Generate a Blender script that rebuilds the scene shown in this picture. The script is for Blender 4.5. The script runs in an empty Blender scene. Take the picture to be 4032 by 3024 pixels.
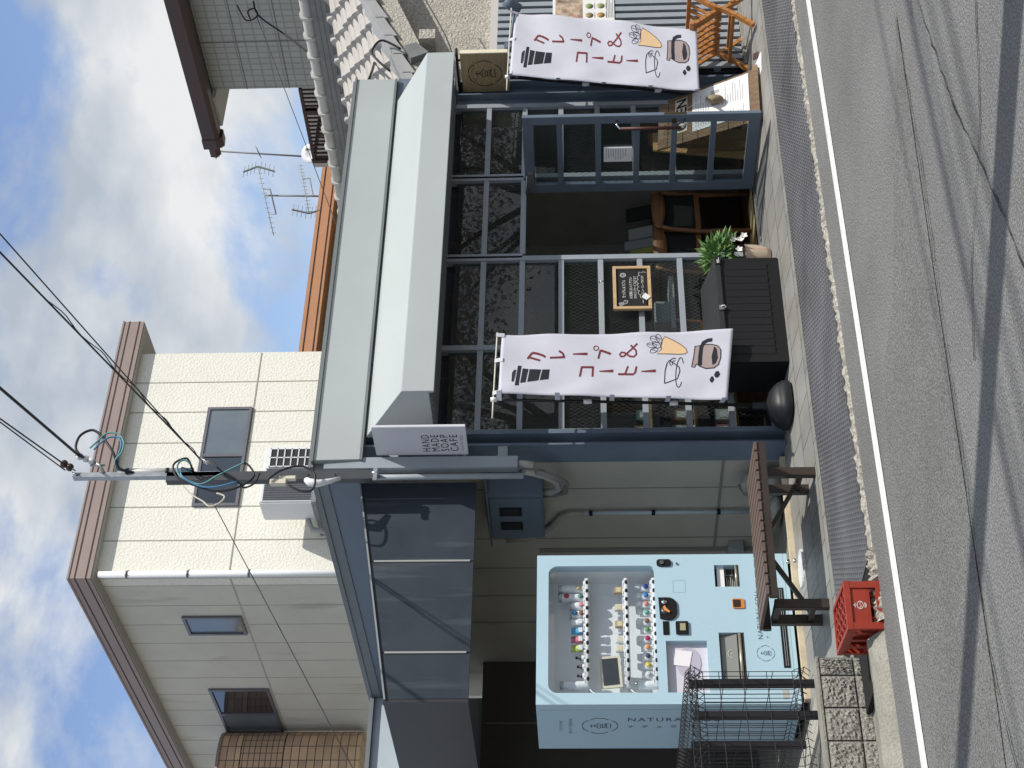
import bpy, bmesh, math, random
from mathutils import Vector, Matrix
R = math.radians
random.seed(7)
S = bpy.context.scene
COL = S.collection
# ------------------------------------------------------------------ camera
YAW, PITCH, ROLL = R(37.5946), R(2.6939), R(-0.7728)
def cam_axes():
    cy, sy, cp, sp = math.cos(YAW), math.sin(YAW), math.cos(PITCH), math.sin(PITCH)
    fwd = Vector((sy*cp, cy*cp, sp)); right = Vector((cy, -sy, 0)); up = right.cross(fwd)
    cr, sr = math.cos(ROLL), math.sin(ROLL)
    return right*cr + up*sr, -right*sr + up*cr, fwd
_r, _u, _f = cam_axes()
cd = bpy.data.cameras.new('camera'); cam = bpy.data.objects.new('camera', cd); COL.objects.link(cam)
cd.sensor_fit = 'HORIZONTAL'; cd.sensor_width = 36.0; cd.lens = 36.0*6150/4032
cd.clip_start = 0.1; cd.clip_end = 3000
# the phone was held upright and the picture stored on its side: image-right is down in the world
X, Y, Z = -_u, _r, -_f
cam.matrix_world = Matrix(((X.x, Y.x, Z.x, 0), (X.y, Y.y, Z.y, 0), (X.z, Y.z, Z.z, 1.4675), (0, 0, 0, 1)))
S.camera = cam
# ------------------------------------------------------------------ sun, sky
SUN_AZ, SUN_EL = R(35), R(49)          # to the right of the street normal, above the horizon
sdir = Vector((math.sin(SUN_AZ)*math.cos(SUN_EL), -math.cos(SUN_AZ)*math.cos(SUN_EL), math.sin(SUN_EL)))
sl = bpy.data.lights.new('sun', 'SUN'); sl.energy = 4.6; sl.angle = R(0.53); sl.color = (1.0, 0.955, 0.88)
so = bpy.data.objects.new('sun', sl); COL.objects.link(so); so.location = sdir*60
so.rotation_euler = (-sdir).to_track_quat('-Z', 'Y').to_euler()
S.view_settings.view_transform = 'Standard'; S.view_settings.look = 'None'
S.view_settings.exposure = 0.0; S.view_settings.gamma = 1.0
W = bpy.data.worlds.new('World'); S.world = W; W.use_nodes = True
nt = W.node_tree; nt.nodes.clear()
def N(tree, kind, **k):
    n = tree.nodes.new(kind)
    for a, b in k.items(): setattr(n, a, b)
    return n
out = N(nt, 'ShaderNodeOutputWorld'); bg = N(nt, 'ShaderNodeBackground'); sky = N(nt, 'ShaderNodeTexSky')
sky.sky_type = 'NISHITA'; sky.sun_disc = False; sky.sun_elevation = SUN_EL
sky.sun_rotation = math.atan2(sdir.x, sdir.y); sky.air_density = 1.0; sky.dust_density = 0.6; sky.ozone_density = 2.0
tc = N(nt, 'ShaderNodeTexCoord')
mp = N(nt, 'ShaderNodeMapping'); mp.inputs['Scale'].default_value = (1.0, 1.0, 1.6); mp.inputs['Location'].default_value = (5.5, 1.2, 2.4)
n1 = N(nt, 'ShaderNodeTexNoise'); n1.inputs['Scale'].default_value = 4.7; n1.inputs['Detail'].default_value = 9; n1.inputs['Roughness'].default_value = 0.57; n1.inputs['Distortion'].default_value = 0.25
cr = N(nt, 'ShaderNodeValToRGB'); cr.color_ramp.elements[0].position = 0.40; cr.color_ramp.elements[1].position = 0.52
n2 = N(nt, 'ShaderNodeTexNoise'); n2.inputs['Scale'].default_value = 7.0; n2.inputs['Detail'].default_value = 9
cr2 = N(nt, 'ShaderNodeValToRGB')
cr2.color_ramp.elements[0].position = 0.40; cr2.color_ramp.elements[0].color = (5.5, 6.2, 7.2, 1)
cr2.color_ramp.elements[1].position = 0.62; cr2.color_ramp.elements[1].color = (9.8, 10.0, 10.1, 1)
mx = N(nt, 'ShaderNodeMix', data_type='RGBA')
L = nt.links.new
L(tc.outputs['Generated'], mp.inputs['Vector']); L(mp.outputs[0], n1.inputs['Vector']); L(mp.outputs[0], n2.inputs['Vector'])
L(n1.outputs['Fac'], cr.inputs[0]); L(n2.outputs['Fac'], cr2.inputs[0])
tint = N(nt, 'ShaderNodeMix', data_type='RGBA', blend_type='MULTIPLY'); tint.inputs[0].default_value = 1.0
tint.inputs[7].default_value = (1.95, 1.85, 1.95, 1)
L(sky.outputs[0], tint.inputs[6])
L(cr.outputs[0], mx.inputs[0]); L(tint.outputs[2], mx.inputs[6]); L(cr2.outputs[0], mx.inputs[7])
L(mx.outputs[2], bg.inputs['Color']); bg.inputs['Strength'].default_value = 0.085
L(bg.outputs[0], out.inputs['Surface'])

# ------------------------------------------------------------------ materials
MATS = {}
def M(name, rgb, rough=0.6, metal=0.0, spec=0.4, var=0.0, vscale=3.0, bump=0.0, bscale=60.0, stretch=None, coat=0.0,
      speck=None, trans=0.0, emit=None, dirt=None):
    """principled material with colour variation, optional speckle, dirt stains and bump, all in object space"""
    if name in MATS: return MATS[name]
    m = bpy.data.materials.new(name); m.use_nodes = True; t = m.node_tree; b = t.nodes['Principled BSDF']
    b.inputs['Base Color'].default_value = (*rgb, 1); b.inputs['Roughness'].default_value = rough; b.inputs['Metallic'].default_value = metal
    b.inputs['Specular IOR Level'].default_value = spec; b.inputs['Coat Weight'].default_value = coat
    if trans: b.inputs['Transmission Weight'].default_value = trans
    if emit: b.inputs['Emission Color'].default_value = (*emit[0], 1); b.inputs['Emission Strength'].default_value = emit[1]
    co = N(t, 'ShaderNodeTexCoord'); mpn = N(t, 'ShaderNodeMapping'); t.links.new(co.outputs['Object'], mpn.inputs[0])
    if stretch: mpn.inputs['Scale'].default_value = stretch
    cur = None
    if var:
        nz = N(t, 'ShaderNodeTexNoise'); nz.inputs['Scale'].default_value = vscale; nz.inputs['Detail'].default_value = 6; nz.inputs['Roughness'].default_value = 0.62
        t.links.new(mpn.outputs[0], nz.inputs['Vector'])
        r = N(t, 'ShaderNodeValToRGB'); r.color_ramp.elements[0].position = 0.3; r.color_ramp.elements[1].position = 0.7
        r.color_ramp.elements[0].color = (*[c*(1-var) for c in rgb], 1); r.color_ramp.elements[1].color = (*[min(1, c*(1+var)) for c in rgb], 1)
        t.links.new(nz.outputs['Fac'], r.inputs[0]); cur = r.outputs[0]
        rr = N(t, 'ShaderNodeMapRange'); rr.inputs[3].default_value = max(0.03, rough-0.08); rr.inputs[4].default_value = min(1, rough+0.1)
        t.links.new(nz.outputs['Fac'], rr.inputs[0]); t.links.new(rr.outputs[0], b.inputs['Roughness'])
    if speck:
        sc, lo, hi, amt = speck
        v = N(t, 'ShaderNodeTexNoise'); v.inputs['Scale'].default_value = sc; v.inputs['Detail'].default_value = 3; v.inputs['Roughness'].default_value = 0.7
        t.links.new(mpn.outputs[0], v.inputs['Vector'])
        r = N(t, 'ShaderNodeValToRGB'); r.color_ramp.elements[0].position = 0.33; r.color_ramp.elements[1].position = 0.68
        r.color_ramp.elements[0].color = (lo, lo, lo, 1); r.color_ramp.elements[1].color = (hi, hi, hi, 1)
        t.links.new(v.outputs['Fac'], r.inputs[0])
        mm = N(t, 'ShaderNodeMix', data_type='RGBA', blend_type='MULTIPLY'); mm.inputs[0].default_value = amt
        if cur: t.links.new(cur, mm.inputs[6])
        else: mm.inputs[6].default_value = (*rgb, 1)
        t.links.new(r.outputs[0], mm.inputs[7]); cur = mm.outputs[2]
    if dirt:
        drgb, sc, pos, stv = dirt
        m2 = N(t, 'ShaderNodeMapping'); m2.inputs['Scale'].default_value = stv; t.links.new(co.outputs['Object'], m2.inputs[0])
        v = N(t, 'ShaderNodeTexNoise'); v.inputs['Scale'].default_value = sc; v.inputs['Detail'].default_value = 7; t.links.new(m2.outputs[0], v.inputs['Vector'])
        r = N(t, 'ShaderNodeValToRGB'); r.color_ramp.elements[0].position = pos; r.color_ramp.elements[1].position = min(1, pos+0.22)
        t.links.new(v.outputs['Fac'], r.inputs[0])
        mm = N(t, 'ShaderNodeMix', data_type='RGBA'); t.links.new(r.outputs[0], mm.inputs[0])
        if cur: t.links.new(cur, mm.inputs[6])
        else: mm.inputs[6].default_value = (*rgb, 1)
        mm.inputs[7].default_value = (*drgb, 1); cur = mm.outputs[2]
    if cur: t.links.new(cur, b.inputs['Base Color'])
    if bump:
        nb = N(t, 'ShaderNodeTexNoise'); nb.inputs['Scale'].default_value = bscale; nb.inputs['Detail'].default_value = 5
        t.links.new(mpn.outputs[0], nb.inputs['Vector'])
        bp = N(t, 'ShaderNodeBump'); bp.inputs['Strength'].default_value = min(1, bump); bp.inputs['Distance'].default_value = 0.012*max(1, bump)
        t.links.new(nb.outputs['Fac'], bp.inputs['Height']); t.links.new(bp.outputs[0], b.inputs['Normal'])
    MATS[name] = m; return m

def brick_mat(name, c1, c2, mort, bw, bh, axes='xz', mortar=0.004, rough=0.6, offset=0.5, var=0.12, bump=0.4, spec=0.3, dirt=None):
    m = bpy.data.materials.new(name); m.use_nodes = True; t = m.node_tree; b = t.nodes['Principled BSDF']
    b.inputs['Roughness'].default_value = rough; b.inputs['Specular IOR Level'].default_value = spec
    co = N(t, 'ShaderNodeTexCoord'); sp = N(t, 'ShaderNodeSeparateXYZ'); cb = N(t, 'ShaderNodeCombineXYZ')
    t.links.new(co.outputs['Object'], sp.inputs[0])
    idx = {'x': 0, 'y': 1, 'z': 2}
    t.links.new(sp.outputs[idx[axes[0]]], cb.inputs[0]); t.links.new(sp.outputs[idx[axes[1]]], cb.inputs[1])
    bk = N(t, 'ShaderNodeTexBrick'); bk.offset = offset; bk.squash = 1.0
    bk.inputs['Scale'].default_value = 1.0; bk.inputs['Mortar Size'].default_value = mortar; bk.inputs['Brick Width'].default_value = bw; bk.inputs['Row Height'].default_value = bh
    bk.inputs['Color1'].default_value = (*c1, 1); bk.inputs['Color2'].default_value = (*c2, 1); bk.inputs['Mortar'].default_value = (*mort, 1); bk.inputs['Mortar Smooth'].default_value = 0.1
    t.links.new(cb.outputs[0], bk.inputs['Vector'])
    nz = N(t, 'ShaderNodeTexNoise'); nz.inputs['Scale'].default_value = 4; nz.inputs['Detail'].default_value = 8; t.links.new(co.outputs['Object'], nz.inputs['Vector'])
    r = N(t, 'ShaderNodeValToRGB'); r.color_ramp.elements[0].position = 0.3; r.color_ramp.elements[1].position = 0.7
    r.color_ramp.elements[0].color = (1-var,)*3+(1,); r.color_ramp.elements[1].color = (1+var*0.6,)*3+(1,)
    t.links.new(nz.outputs['Fac'], r.inputs[0])
    mm = N(t, 'ShaderNodeMix', data_type='RGBA', blend_type='MULTIPLY'); mm.inputs[0].default_value = 1
    t.links.new(bk.outputs['Color'], mm.inputs[6]); t.links.new(r.outputs[0], mm.inputs[7])
    cur = mm.outputs[2]
    if dirt:
        v = N(t, 'ShaderNodeTexNoise'); v.inputs['Scale'].default_value = 1.6; v.inputs['Detail'].default_value = 7; t.links.new(co.outputs['Object'], v.inputs['Vector'])
        r2 = N(t, 'ShaderNodeValToRGB'); r2.color_ramp.elements[0].position = 0.56; r2.color_ramp.elements[1].position = 0.76; t.links.new(v.outputs['Fac'], r2.inputs[0])
        m3 = N(t, 'ShaderNodeMix', data_type='RGBA'); t.links.new(r2.outputs[0], m3.inputs[0]); t.links.new(cur, m3.inputs[6]); m3.inputs[7].default_value = (*dirt, 1); cur = m3.outputs[2]
    t.links.new(cur, b.inputs['Base Color'])
    bp = N(t, 'ShaderNodeBump'); bp.inputs['Strength'].default_value = bump; bp.inputs['Distance'].default_value = 0.004; bp.invert = True
    t.links.new(bk.outputs['Fac'], bp.inputs['Height']); t.links.new(bp.outputs[0], b.inputs['Normal'])
    MATS[name] = m; return m

def glass_mat(name, tint=(0.75, 0.8, 0.8), refl=0.12, wire=None, rough=0.0, ior=1.52):
    """thin pane: see-through tint plus mirror reflection by Fresnel; wire = axes of the diamond wire mesh cast in it"""
    m = bpy.data.materials.new(name); m.use_nodes = True; t = m.node_tree; t.nodes.clear()
    o = N(t, 'ShaderNodeOutputMaterial'); tr = N(t, 'ShaderNodeBsdfTransparent'); gl = N(t, 'ShaderNodeBsdfGlossy'); mixs = N(t, 'ShaderNodeMixShader')
    tr.inputs[0].default_value = (*tint, 1); gl.inputs['Roughness'].default_value = rough; gl.inputs['Color'].default_value = (1, 1, 1, 1)
    ge = N(t, 'ShaderNodeNewGeometry'); dt = N(t, 'ShaderNodeVectorMath', operation='DOT_PRODUCT'); ab = N(t, 'ShaderNodeMath', operation='ABSOLUTE')
    t.links.new(ge.outputs['Incoming'], dt.inputs[0]); t.links.new(ge.outputs['Normal'], dt.inputs[1]); t.links.new(dt.outputs['Value'], ab.inputs[0])
    om = N(t, 'ShaderNodeMath', operation='SUBTRACT'); om.inputs[0].default_value = 1.0; t.links.new(ab.outputs[0], om.inputs[1])
    fr = N(t, 'ShaderNodeMath', operation='POWER'); fr.inputs[1].default_value = 5.0; t.links.new(om.outputs[0], fr.inputs[0])
    mu = N(t, 'ShaderNodeMath', operation='MULTIPLY_ADD'); mu.inputs[1].default_value = 1.0-refl; mu.inputs[2].default_value = refl; mu.use_clamp = True
    t.links.new(fr.outputs[0], mu.inputs[0]); t.links.new(mu.outputs[0], mixs.inputs[0]); t.links.new(tr.outputs[0], mixs.inputs[1]); t.links.new(gl.outputs[0], mixs.inputs[2])
    last = mixs.outputs[0]
    if wire:
        co = N(t, 'ShaderNodeTexCoord'); sp = N(t, 'ShaderNodeSeparateXYZ'); t.links.new(co.outputs['Object'], sp.inputs[0])
        idx = {'x': 0, 'y': 1, 'z': 2}; a, bb = sp.outputs[idx[wire[0]]], sp.outputs[idx[wire[1]]]
        outs = []
        for sgn in (1, -1):
            m1 = N(t, 'ShaderNodeMath', operation='MULTIPLY_ADD'); m1.inputs[1].default_value = 0.62*sgn
            t.links.new(bb, m1.inputs[0]); t.links.new(a, m1.inputs[2])
            m2 = N(t, 'ShaderNodeMath', operation='PINGPONG'); m2.inputs[1].default_value = 0.0175; t.links.new(m1.outputs[0], m2.inputs[0])
            m3 = N(t, 'ShaderNodeMath', operation='LESS_THAN'); m3.inputs[1].default_value = 0.0006; t.links.new(m2.outputs[0], m3.inputs[0]); outs.append(m3.outputs[0])
        mxm = N(t, 'ShaderNodeMath', operation='MAXIMUM'); t.links.new(outs[0], mxm.inputs[0]); t.links.new(outs[1], mxm.inputs[1])
        wb = N(t, 'ShaderNodeBsdfPrincipled'); wb.inputs['Base Color'].default_value = (0.075, 0.08, 0.078, 1); wb.inputs['Roughness'].default_value = 0.5
        ms = N(t, 'ShaderNodeMixShader'); t.links.new(mxm.outputs[0], ms.inputs[0]); t.links.new(last, ms.inputs[1]); t.links.new(wb.outputs[0], ms.inputs[2]); last = ms.outputs[0]
    t.links.new(last, o.inputs[0]); MATS[name] = m; return m

# ------------------------------------------------------------------ mesh helpers
class MB:
    def __init__(s): s.v = []; s.f = []; s.smooth = []
    def add(s, vs, fs, smooth=False):
        o = len(s.v); s.v += [tuple(p) for p in vs]; s.f += [tuple(i+o for i in f) for f in fs]; s.smooth += [smooth]*len(fs); return s
    def box(s, x0, x1, y0, y1, z0, z1):
        if x0 > x1: x0, x1 = x1, x0
        if y0 > y1: y0, y1 = y1, y0
        if z0 > z1: z0, z1 = z1, z0
        return s.add([(x0,y0,z0),(x1,y0,z0),(x1,y1,z0),(x0,y1,z0),(x0,y0,z1),(x1,y0,z1),(x1,y1,z1),(x0,y1,z1)],
                     [(3,2,1,0),(4,5,6,7),(0,1,5,4),(1,2,6,5),(2,3,7,6),(3,0,4,7)])
    def hexa(s, p):   # eight corners: bottom 0-3 counter-clockwise, top 4-7
        return s.add(p, [(3,2,1,0),(4,5,6,7),(0,1,5,4),(1,2,6,5),(2,3,7,6),(3,0,4,7)])
    def beam(s, a, b, w, h, up=(0,0,1)):
        a, b = Vector(a), Vector(b); d = (b-a).normalized(); u = Vector(up)
        if abs(d.dot(u)) > 0.98: u = Vector((0,1,0))
        sx = d.cross(u).normalized()*w/2; sz = sx.cross(d).normalized()*h/2
        return s.hexa([a-sx-sz, a+sx-sz, b+sx-sz, b-sx-sz, a-sx+sz, a+sx+sz, b+sx+sz, b-sx+sz])
    def prism(s, poly, axis, a, b):
        n = len(poly)
        mk = {'x': lambda p, q: (q, p[0], p[1]), 'y': lambda p, q: (p[0], q, p[1]), 'z': lambda p, q: (p[0], p[1], q)}[axis]
        vs = [mk(p, a) for p in poly]+[mk(p, b) for p in poly]
        return s.add(vs, [tuple(range(n)), tuple(range(2*n-1, n-1, -1))]+[(i, i+n, (i+1)%n+n, (i+1)%n) for i in range(n)])
    def tube(s, pts, r, n=8, cap=True, smooth=True):
        pts = [Vector(p) for p in pts]; rs = r if isinstance(r, (list, tuple)) else [r]*len(pts)
        up = None; rings = []
        for i, p in enumerate(pts):
            d = (pts[min(i+1, len(pts)-1)]-pts[max(i-1, 0)])
            if d.length < 1e-9: d = Vector((0,0,1))
            d.normalize()
            if up is None: up = Vector((0,0,1)) if abs(d.z) < 0.9 else Vector((1,0,0))
            sx = d.cross(up)
            if sx.length < 1e-5: sx = d.cross(Vector((0.3,0.8,0.1)))
            sx.normalize(); up = sx.cross(d).normalized()
            rings.append([p+rs[i]*(math.cos(6.28318*k/n)*sx+math.sin(6.28318*k/n)*up) for k in range(n)])
        vs = [q for rg in rings for q in rg]; fs = []
        for i in range(len(pts)-1):
            for k in range(n): fs.append((i*n+k, i*n+(k+1)%n, (i+1)*n+(k+1)%n, (i+1)*n+k))
        s.add(vs, fs, smooth)
        if cap:
            o = len(s.v)-len(vs)
            s.f.append(tuple(o+k for k in range(n-1, -1, -1))); s.f.append(tuple(o+(len(pts)-1)*n+k for k in range(n))); s.smooth += [False, False]
        return s
    def lathe(s, prof, c=(0,0,0), n=24, sx=1, sy=1):   # prof: (r, z)
        vs = []; fs = []
        for r_, z_ in prof:
            for k in range(n): vs.append((c[0]+sx*r_*math.cos(6.28318*k/n), c[1]+sy*r_*math.sin(6.28318*k/n), c[2]+z_))
        m = len(prof)
        for i in range(m-1):
            for k in range(n): fs.append((i*n+k, i*n+(k+1)%n, (i+1)*n+(k+1)%n, (i+1)*n+k))
        s.add(vs, fs, True); o = len(s.v)-len(vs)
        s.f.append(tuple(o+k for k in range(n-1, -1, -1))); s.f.append(tuple(o+(m-1)*n+k for k in range(n))); s.smooth += [False, False]
        return s
    def sphere(s, c, r, n=12, m=8, sz=1.0):
        prof = [(max(1e-4, r*math.sin(math.pi*i/m)), -r*sz*math.cos(math.pi*i/m)) for i in range(m+1)]
        return s.lathe(prof, c, n)
    def grid(s, fn, nu, nv, smooth=True):
        vs = [fn(i/nu, j/nv) for i in range(nu+1) for j in range(nv+1)]
        fs = [(i*(nv+1)+j, (i+1)*(nv+1)+j, (i+1)*(nv+1)+j+1, i*(nv+1)+j+1) for i in range(nu) for j in range(nv)]
        return s.add(vs, fs, smooth)
    def build(s, name, mat, parent=None, bevel=0.0, solid=0.0, fixn=True):
        me = bpy.data.meshes.new(name); o = bpy.data.objects.new(name, me); COL.objects.link(o)
        org = Vector((0,0,0))
        if parent is not None:
            org = Vector(parent['_o']) if '_o' in parent else Vector((0,0,0)); o.parent = parent
        me.from_pydata([(p[0]-org.x, p[1]-org.y, p[2]-org.z) for p in s.v], [], s.f)
        for p, sm in zip(me.polygons, s.smooth): p.use_smooth = sm
        if fixn:
            bm = bmesh.new(); bm.from_mesh(me); bmesh.ops.recalc_face_normals(bm, faces=bm.faces)
            if bevel: bmesh.ops.bevel(bm, geom=[e for e in bm.edges if len(e.link_faces) == 2 and e.calc_face_angle(0) > 0.6], offset=bevel, segments=2, affect='EDGES', clamp_overlap=True)
            bm.to_mesh(me); bm.free()
        me.materials.append(mat); o['_o'] = tuple(org)
        if solid:
            md = o.modifiers.new('thickness', 'SOLIDIFY'); md.thickness = solid; md.offset = 0
        return o
    def each(s, name, mat, parent, **k):      # every loose piece becomes a part of its own
        par = list(range(len(s.v)))
        def find(i):
            while par[i] != i: par[i] = par[par[i]]; i = par[i]
            return i
        for f in s.f:
            for i in f[1:]: par[find(i)] = find(f[0])
        groups = {}
        for f, sm in zip(s.f, s.smooth): groups.setdefault(find(f[0]), []).append((f, sm))
        for fs in groups.values():
            ids = sorted({i for f, _ in fs for i in f}); mp_ = {i: k_ for k_, i in enumerate(ids)}; m = MB()
            m.v = [s.v[i] for i in ids]; m.f = [tuple(mp_[i] for i in f) for f, _ in fs]; m.smooth = [sm for _, sm in fs]; m.build(name, mat, parent, **k)
def tag(o, label, cat, group=None, kind=None):
    o['label'] = label; o['category'] = cat
    if group: o['group'] = group
    if kind: o['kind'] = kind
    return o
def thing(name, loc, label, cat, group=None):
    o = bpy.data.objects.new(name, None); COL.objects.link(o); o.location = loc; o.empty_display_size = 0.1
    o['_o'] = tuple(loc); return tag(o, label, cat, group)
def struct(o): o['kind'] = 'structure'; return o
def Box(*a): return MB().box(*a)
def rrect(x0, x1, z0, z1, r, n=5):
    pts = []
    for cx, cz, a0 in ((x1-r, z1-r, 0), (x0+r, z1-r, 90), (x0+r, z0+r, 180), (x1-r, z0+r, 270)):
        for k in range(n+1): a = R(a0+90*k/n); pts.append((cx+r*math.cos(a), cz+r*math.sin(a)))
    return pts
def stroke(poly, w, closed=False):
    """2D polyline -> list of quads of width w (w may be a list)"""
    P = [Vector((p[0], p[1])) for p in poly]; n = len(P); ws = w if isinstance(w, (list, tuple)) else [w]*n
    Ls = []
    for i in range(n):
        a = P[(i-1) % n] if (closed or i > 0) else P[i]; b = P[(i+1) % n] if (closed or i < n-1) else P[i]
        d = (b-a); d = d.normalized() if d.length > 1e-9 else Vector((1,0)); nn = Vector((-d.y, d.x))
        Ls.append((P[i]+nn*ws[i]/2, P[i]-nn*ws[i]/2))
    return [[Ls[i][0], Ls[i][1], Ls[(i+1) % n][1], Ls[(i+1) % n][0]] for i in range(n if closed else n-1)]
def arc(cx, cy, rx, ry, a0, a1, n=10): return [(cx+rx*math.cos(R(a0+(a1-a0)*i/n)), cy+ry*math.sin(R(a0+(a1-a0)*i/n))) for i in range(n+1)]
def text2d(body, size, spacing=1.0, bold=0.0, align='LEFT'):
    cu = bpy.data.curves.new('lettering', 'FONT'); cu.body = body; cu.size = size; cu.space_character = spacing; cu.offset = bold; cu.align_x = align; cu.resolution_u = 3
    ob = bpy.data.objects.new('lettering', cu); me = bpy.data.meshes.new_from_object(ob)
    vs = [(v.co.x, v.co.y) for v in me.vertices]; fs = [tuple(p.vertices) for p in me.polygons]
    bpy.data.objects.remove(ob); bpy.data.meshes.remove(me); bpy.data.curves.remove(cu)
    return vs, fs
def put2d(mb, items, o, ax, ay, off=0.0, nrm=None):
    """place 2D shapes on the plane o + u*ax + v*ay, lifted off along nrm"""
    o, ax, ay = Vector(o), Vector(ax), Vector(ay); n = Vector(nrm) if nrm else ax.cross(ay).normalized()
    for it in items:
        if isinstance(it, tuple): vs, fs = it
        else: vs, fs = it, [tuple(range(len(it)))]
        if vs: mb.add([o+ax*p[0]+ay*p[1]+n*off for p in vs], fs)
    return mb
def width2d(v): return max(p[0] for p in v)-min(p[0] for p in v) if v else 0
def shift2d(t, dx, dy): return ([(p[0]+dx, p[1]+dy) for p in t[0]], t[1])

def crest(r):
    """round plum-shaped emblem with the brush-like mark inside, radius r"""
    it = []; w = r*0.055
    for cx, cy, rr, a0, a1 in ((0, .62, .52, 22, 82), (0, .62, .52, 98, 158)): pass
    pts = [(-.30, .74, .62, 50, 86, 1), ]
    seg = [[(.06, .98), (.28, .96), (.48, .88), (.62, .76), (.70, .62)], [(-.06, .98), (-.28, .96), (-.48, .88), (-.62, .76), (-.70, .62)],
           [(.78, .52), (.93, .34), (1.0, .10), (.98, -.14), (.88, -.36), (.80, -.46)], [(-.78, .52), (-.93, .34), (-1.0, .10), (-.98, -.14), (-.88, -.36), (-.80, -.46)],
           [(.68, -.62), (.56, -.78), (.40, -.90), (.22, -.97), (.06, -.99)], [(-.68, -.62), (-.56, -.78), (-.40, -.90), (-.22, -.97), (-.06, -.99)]]
    for sg in seg: it += stroke([(a*r*0.98, b*r) for a, b in sg], w)
    g = [[(0, .62), (0, .28)], [(-.20, .50), (.20, .50)], [(-.02, .34), (-.36, .04)], [(.02, .34), (.36, .04)], [(-.10, .14), (.10, .14)],
         [(-.22, -.02), (.22, -.02), (.22, -.30), (-.22, -.30), (-.22, -.02)], [(-.22, -.16), (.22, -.16)],
         [(-.28, -.38), (.28, -.38), (.28, -.62), (-.28, -.62), (-.28, -.38)], [(.22, -.30), (.34, -.44)]]
    for sg in g: it += stroke([(a*r*0.95, b*r*0.95) for a, b in sg], w*0.95)
    return it
# ------------------------------------------------------------------ palette
asphalt = M('asphalt', (0.165, 0.165, 0.16), 0.85, spec=0.3, var=0.16, vscale=0.9, speck=(95, 0.45, 1.75, 1.0), bump=1.0, bscale=110, dirt=((0.15, 0.15, 0.15), 0.8, 0.62, (0.35, 2.0, 1)))
asphalt2 = M('asphalt_patch', (0.142, 0.141, 0.135), 0.85, var=0.14, vscale=1.1, speck=(95, 0.45, 1.9, 1.0), bump=1.0, bscale=110)
tar = M('crack_tar', (0.022, 0.022, 0.022), 0.8)
roadpaint = M('road_paint', (0.72, 0.72, 0.70), 0.6, var=0.08, vscale=25, speck=(60, 0.8, 1.1, 0.8), dirt=((0.42, 0.42, 0.40), 9, 0.6, (1, 3, 1)))
concrete = M('concrete', (0.27, 0.26, 0.22), 0.85, var=0.2, vscale=4, speck=(70, 0.7, 1.2, 0.7), bump=0.7, bscale=70, dirt=((0.17, 0.165, 0.14), 3, 0.55, (1, 1, 1)))
mortarm = M('rough_concrete', (0.36, 0.34, 0.29), 0.95, var=0.3, vscale=18, speck=(60, 0.5, 1.4, 0.9), bump=1.6, bscale=35)
steel = M('checker_steel', (0.15, 0.15, 0.158), 0.5, metal=0.35, spec=0.4, var=0.22, vscale=1.4, bump=0.25, bscale=150, dirt=((0.09, 0.085, 0.085), 1.3, 0.55, (1, 1, 1)))
paver = brick_mat('paver', (0.285, 0.28, 0.262), (0.235, 0.23, 0.215), (0.055, 0.053, 0.048), 0.30, 0.30, 'xy', 0.0045, 0.5, 0.5, 0.16, 0.5, spec=0.4, dirt=(0.19, 0.165, 0.12))
hole_shade = M('hole_shade_black', (0.01, 0.01, 0.01), 0.9)  # near-black paints the shade inside the gutter and between box slats
paint = M('slate_paint', (0.30, 0.335, 0.365), 0.45, spec=0.4, var=0.06, vscale=5, bump=0.05, bscale=40)
paint_shaded = M('slate_paint_shaded', (0.125, 0.16, 0.205), 0.42, spec=0.4, var=0.10, vscale=4, bump=0.05, bscale=40)  # darker copy of the slate paint, shade put into its colour
paintblk = M('charcoal_sheet', (0.034, 0.043, 0.056), 0.5, spec=0.2, var=0.15, vscale=3, dirt=((0.075, 0.088, 0.10), 2.2, 0.56, (5, 5, 0.5)))
sheet = M('grey_sheet_metal', (0.41, 0.445, 0.44), 0.42, metal=0.0, spec=0.45, var=0.035, vscale=1.3, bump=0.06, bscale=2.2)
sheetdk = M('grey_sheet_trim', (0.16, 0.175, 0.18), 0.5, var=0.08)
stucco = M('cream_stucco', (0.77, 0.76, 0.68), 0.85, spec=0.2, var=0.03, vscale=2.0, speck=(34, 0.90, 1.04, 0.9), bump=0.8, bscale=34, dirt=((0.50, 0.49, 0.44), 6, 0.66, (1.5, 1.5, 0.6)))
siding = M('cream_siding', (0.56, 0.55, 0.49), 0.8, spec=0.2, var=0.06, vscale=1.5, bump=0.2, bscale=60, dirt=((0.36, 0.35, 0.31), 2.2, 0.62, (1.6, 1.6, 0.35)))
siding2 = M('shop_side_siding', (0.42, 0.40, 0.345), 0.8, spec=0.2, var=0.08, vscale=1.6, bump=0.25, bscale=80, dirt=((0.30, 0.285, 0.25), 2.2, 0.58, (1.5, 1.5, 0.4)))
jointm = M('joint_sealant', (0.22, 0.21, 0.19), 0.8)
browntrim = M('brown_trim', (0.285, 0.218, 0.197), 0.5, spec=0.4, var=0.07, vscale=2)
brownline = M('brown_groove', (0.03, 0.015, 0.015), 0.6)
darkbrown = M('dark_brown_metal', (0.060, 0.033, 0.031), 0.4, spec=0.45, var=0.12, vscale=3)
alum = M('window_frame_grey', (0.16, 0.16, 0.175), 0.4, metal=0.4, var=0.08)
frost = M('frosted_pane', (0.13, 0.155, 0.175), 0.22, spec=0.6, var=0.18, vscale=1.2, coat=0.6)
darkpane = M('dark_pane', (0.02, 0.024, 0.03), 0.08, spec=0.7, coat=0.5)
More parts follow.
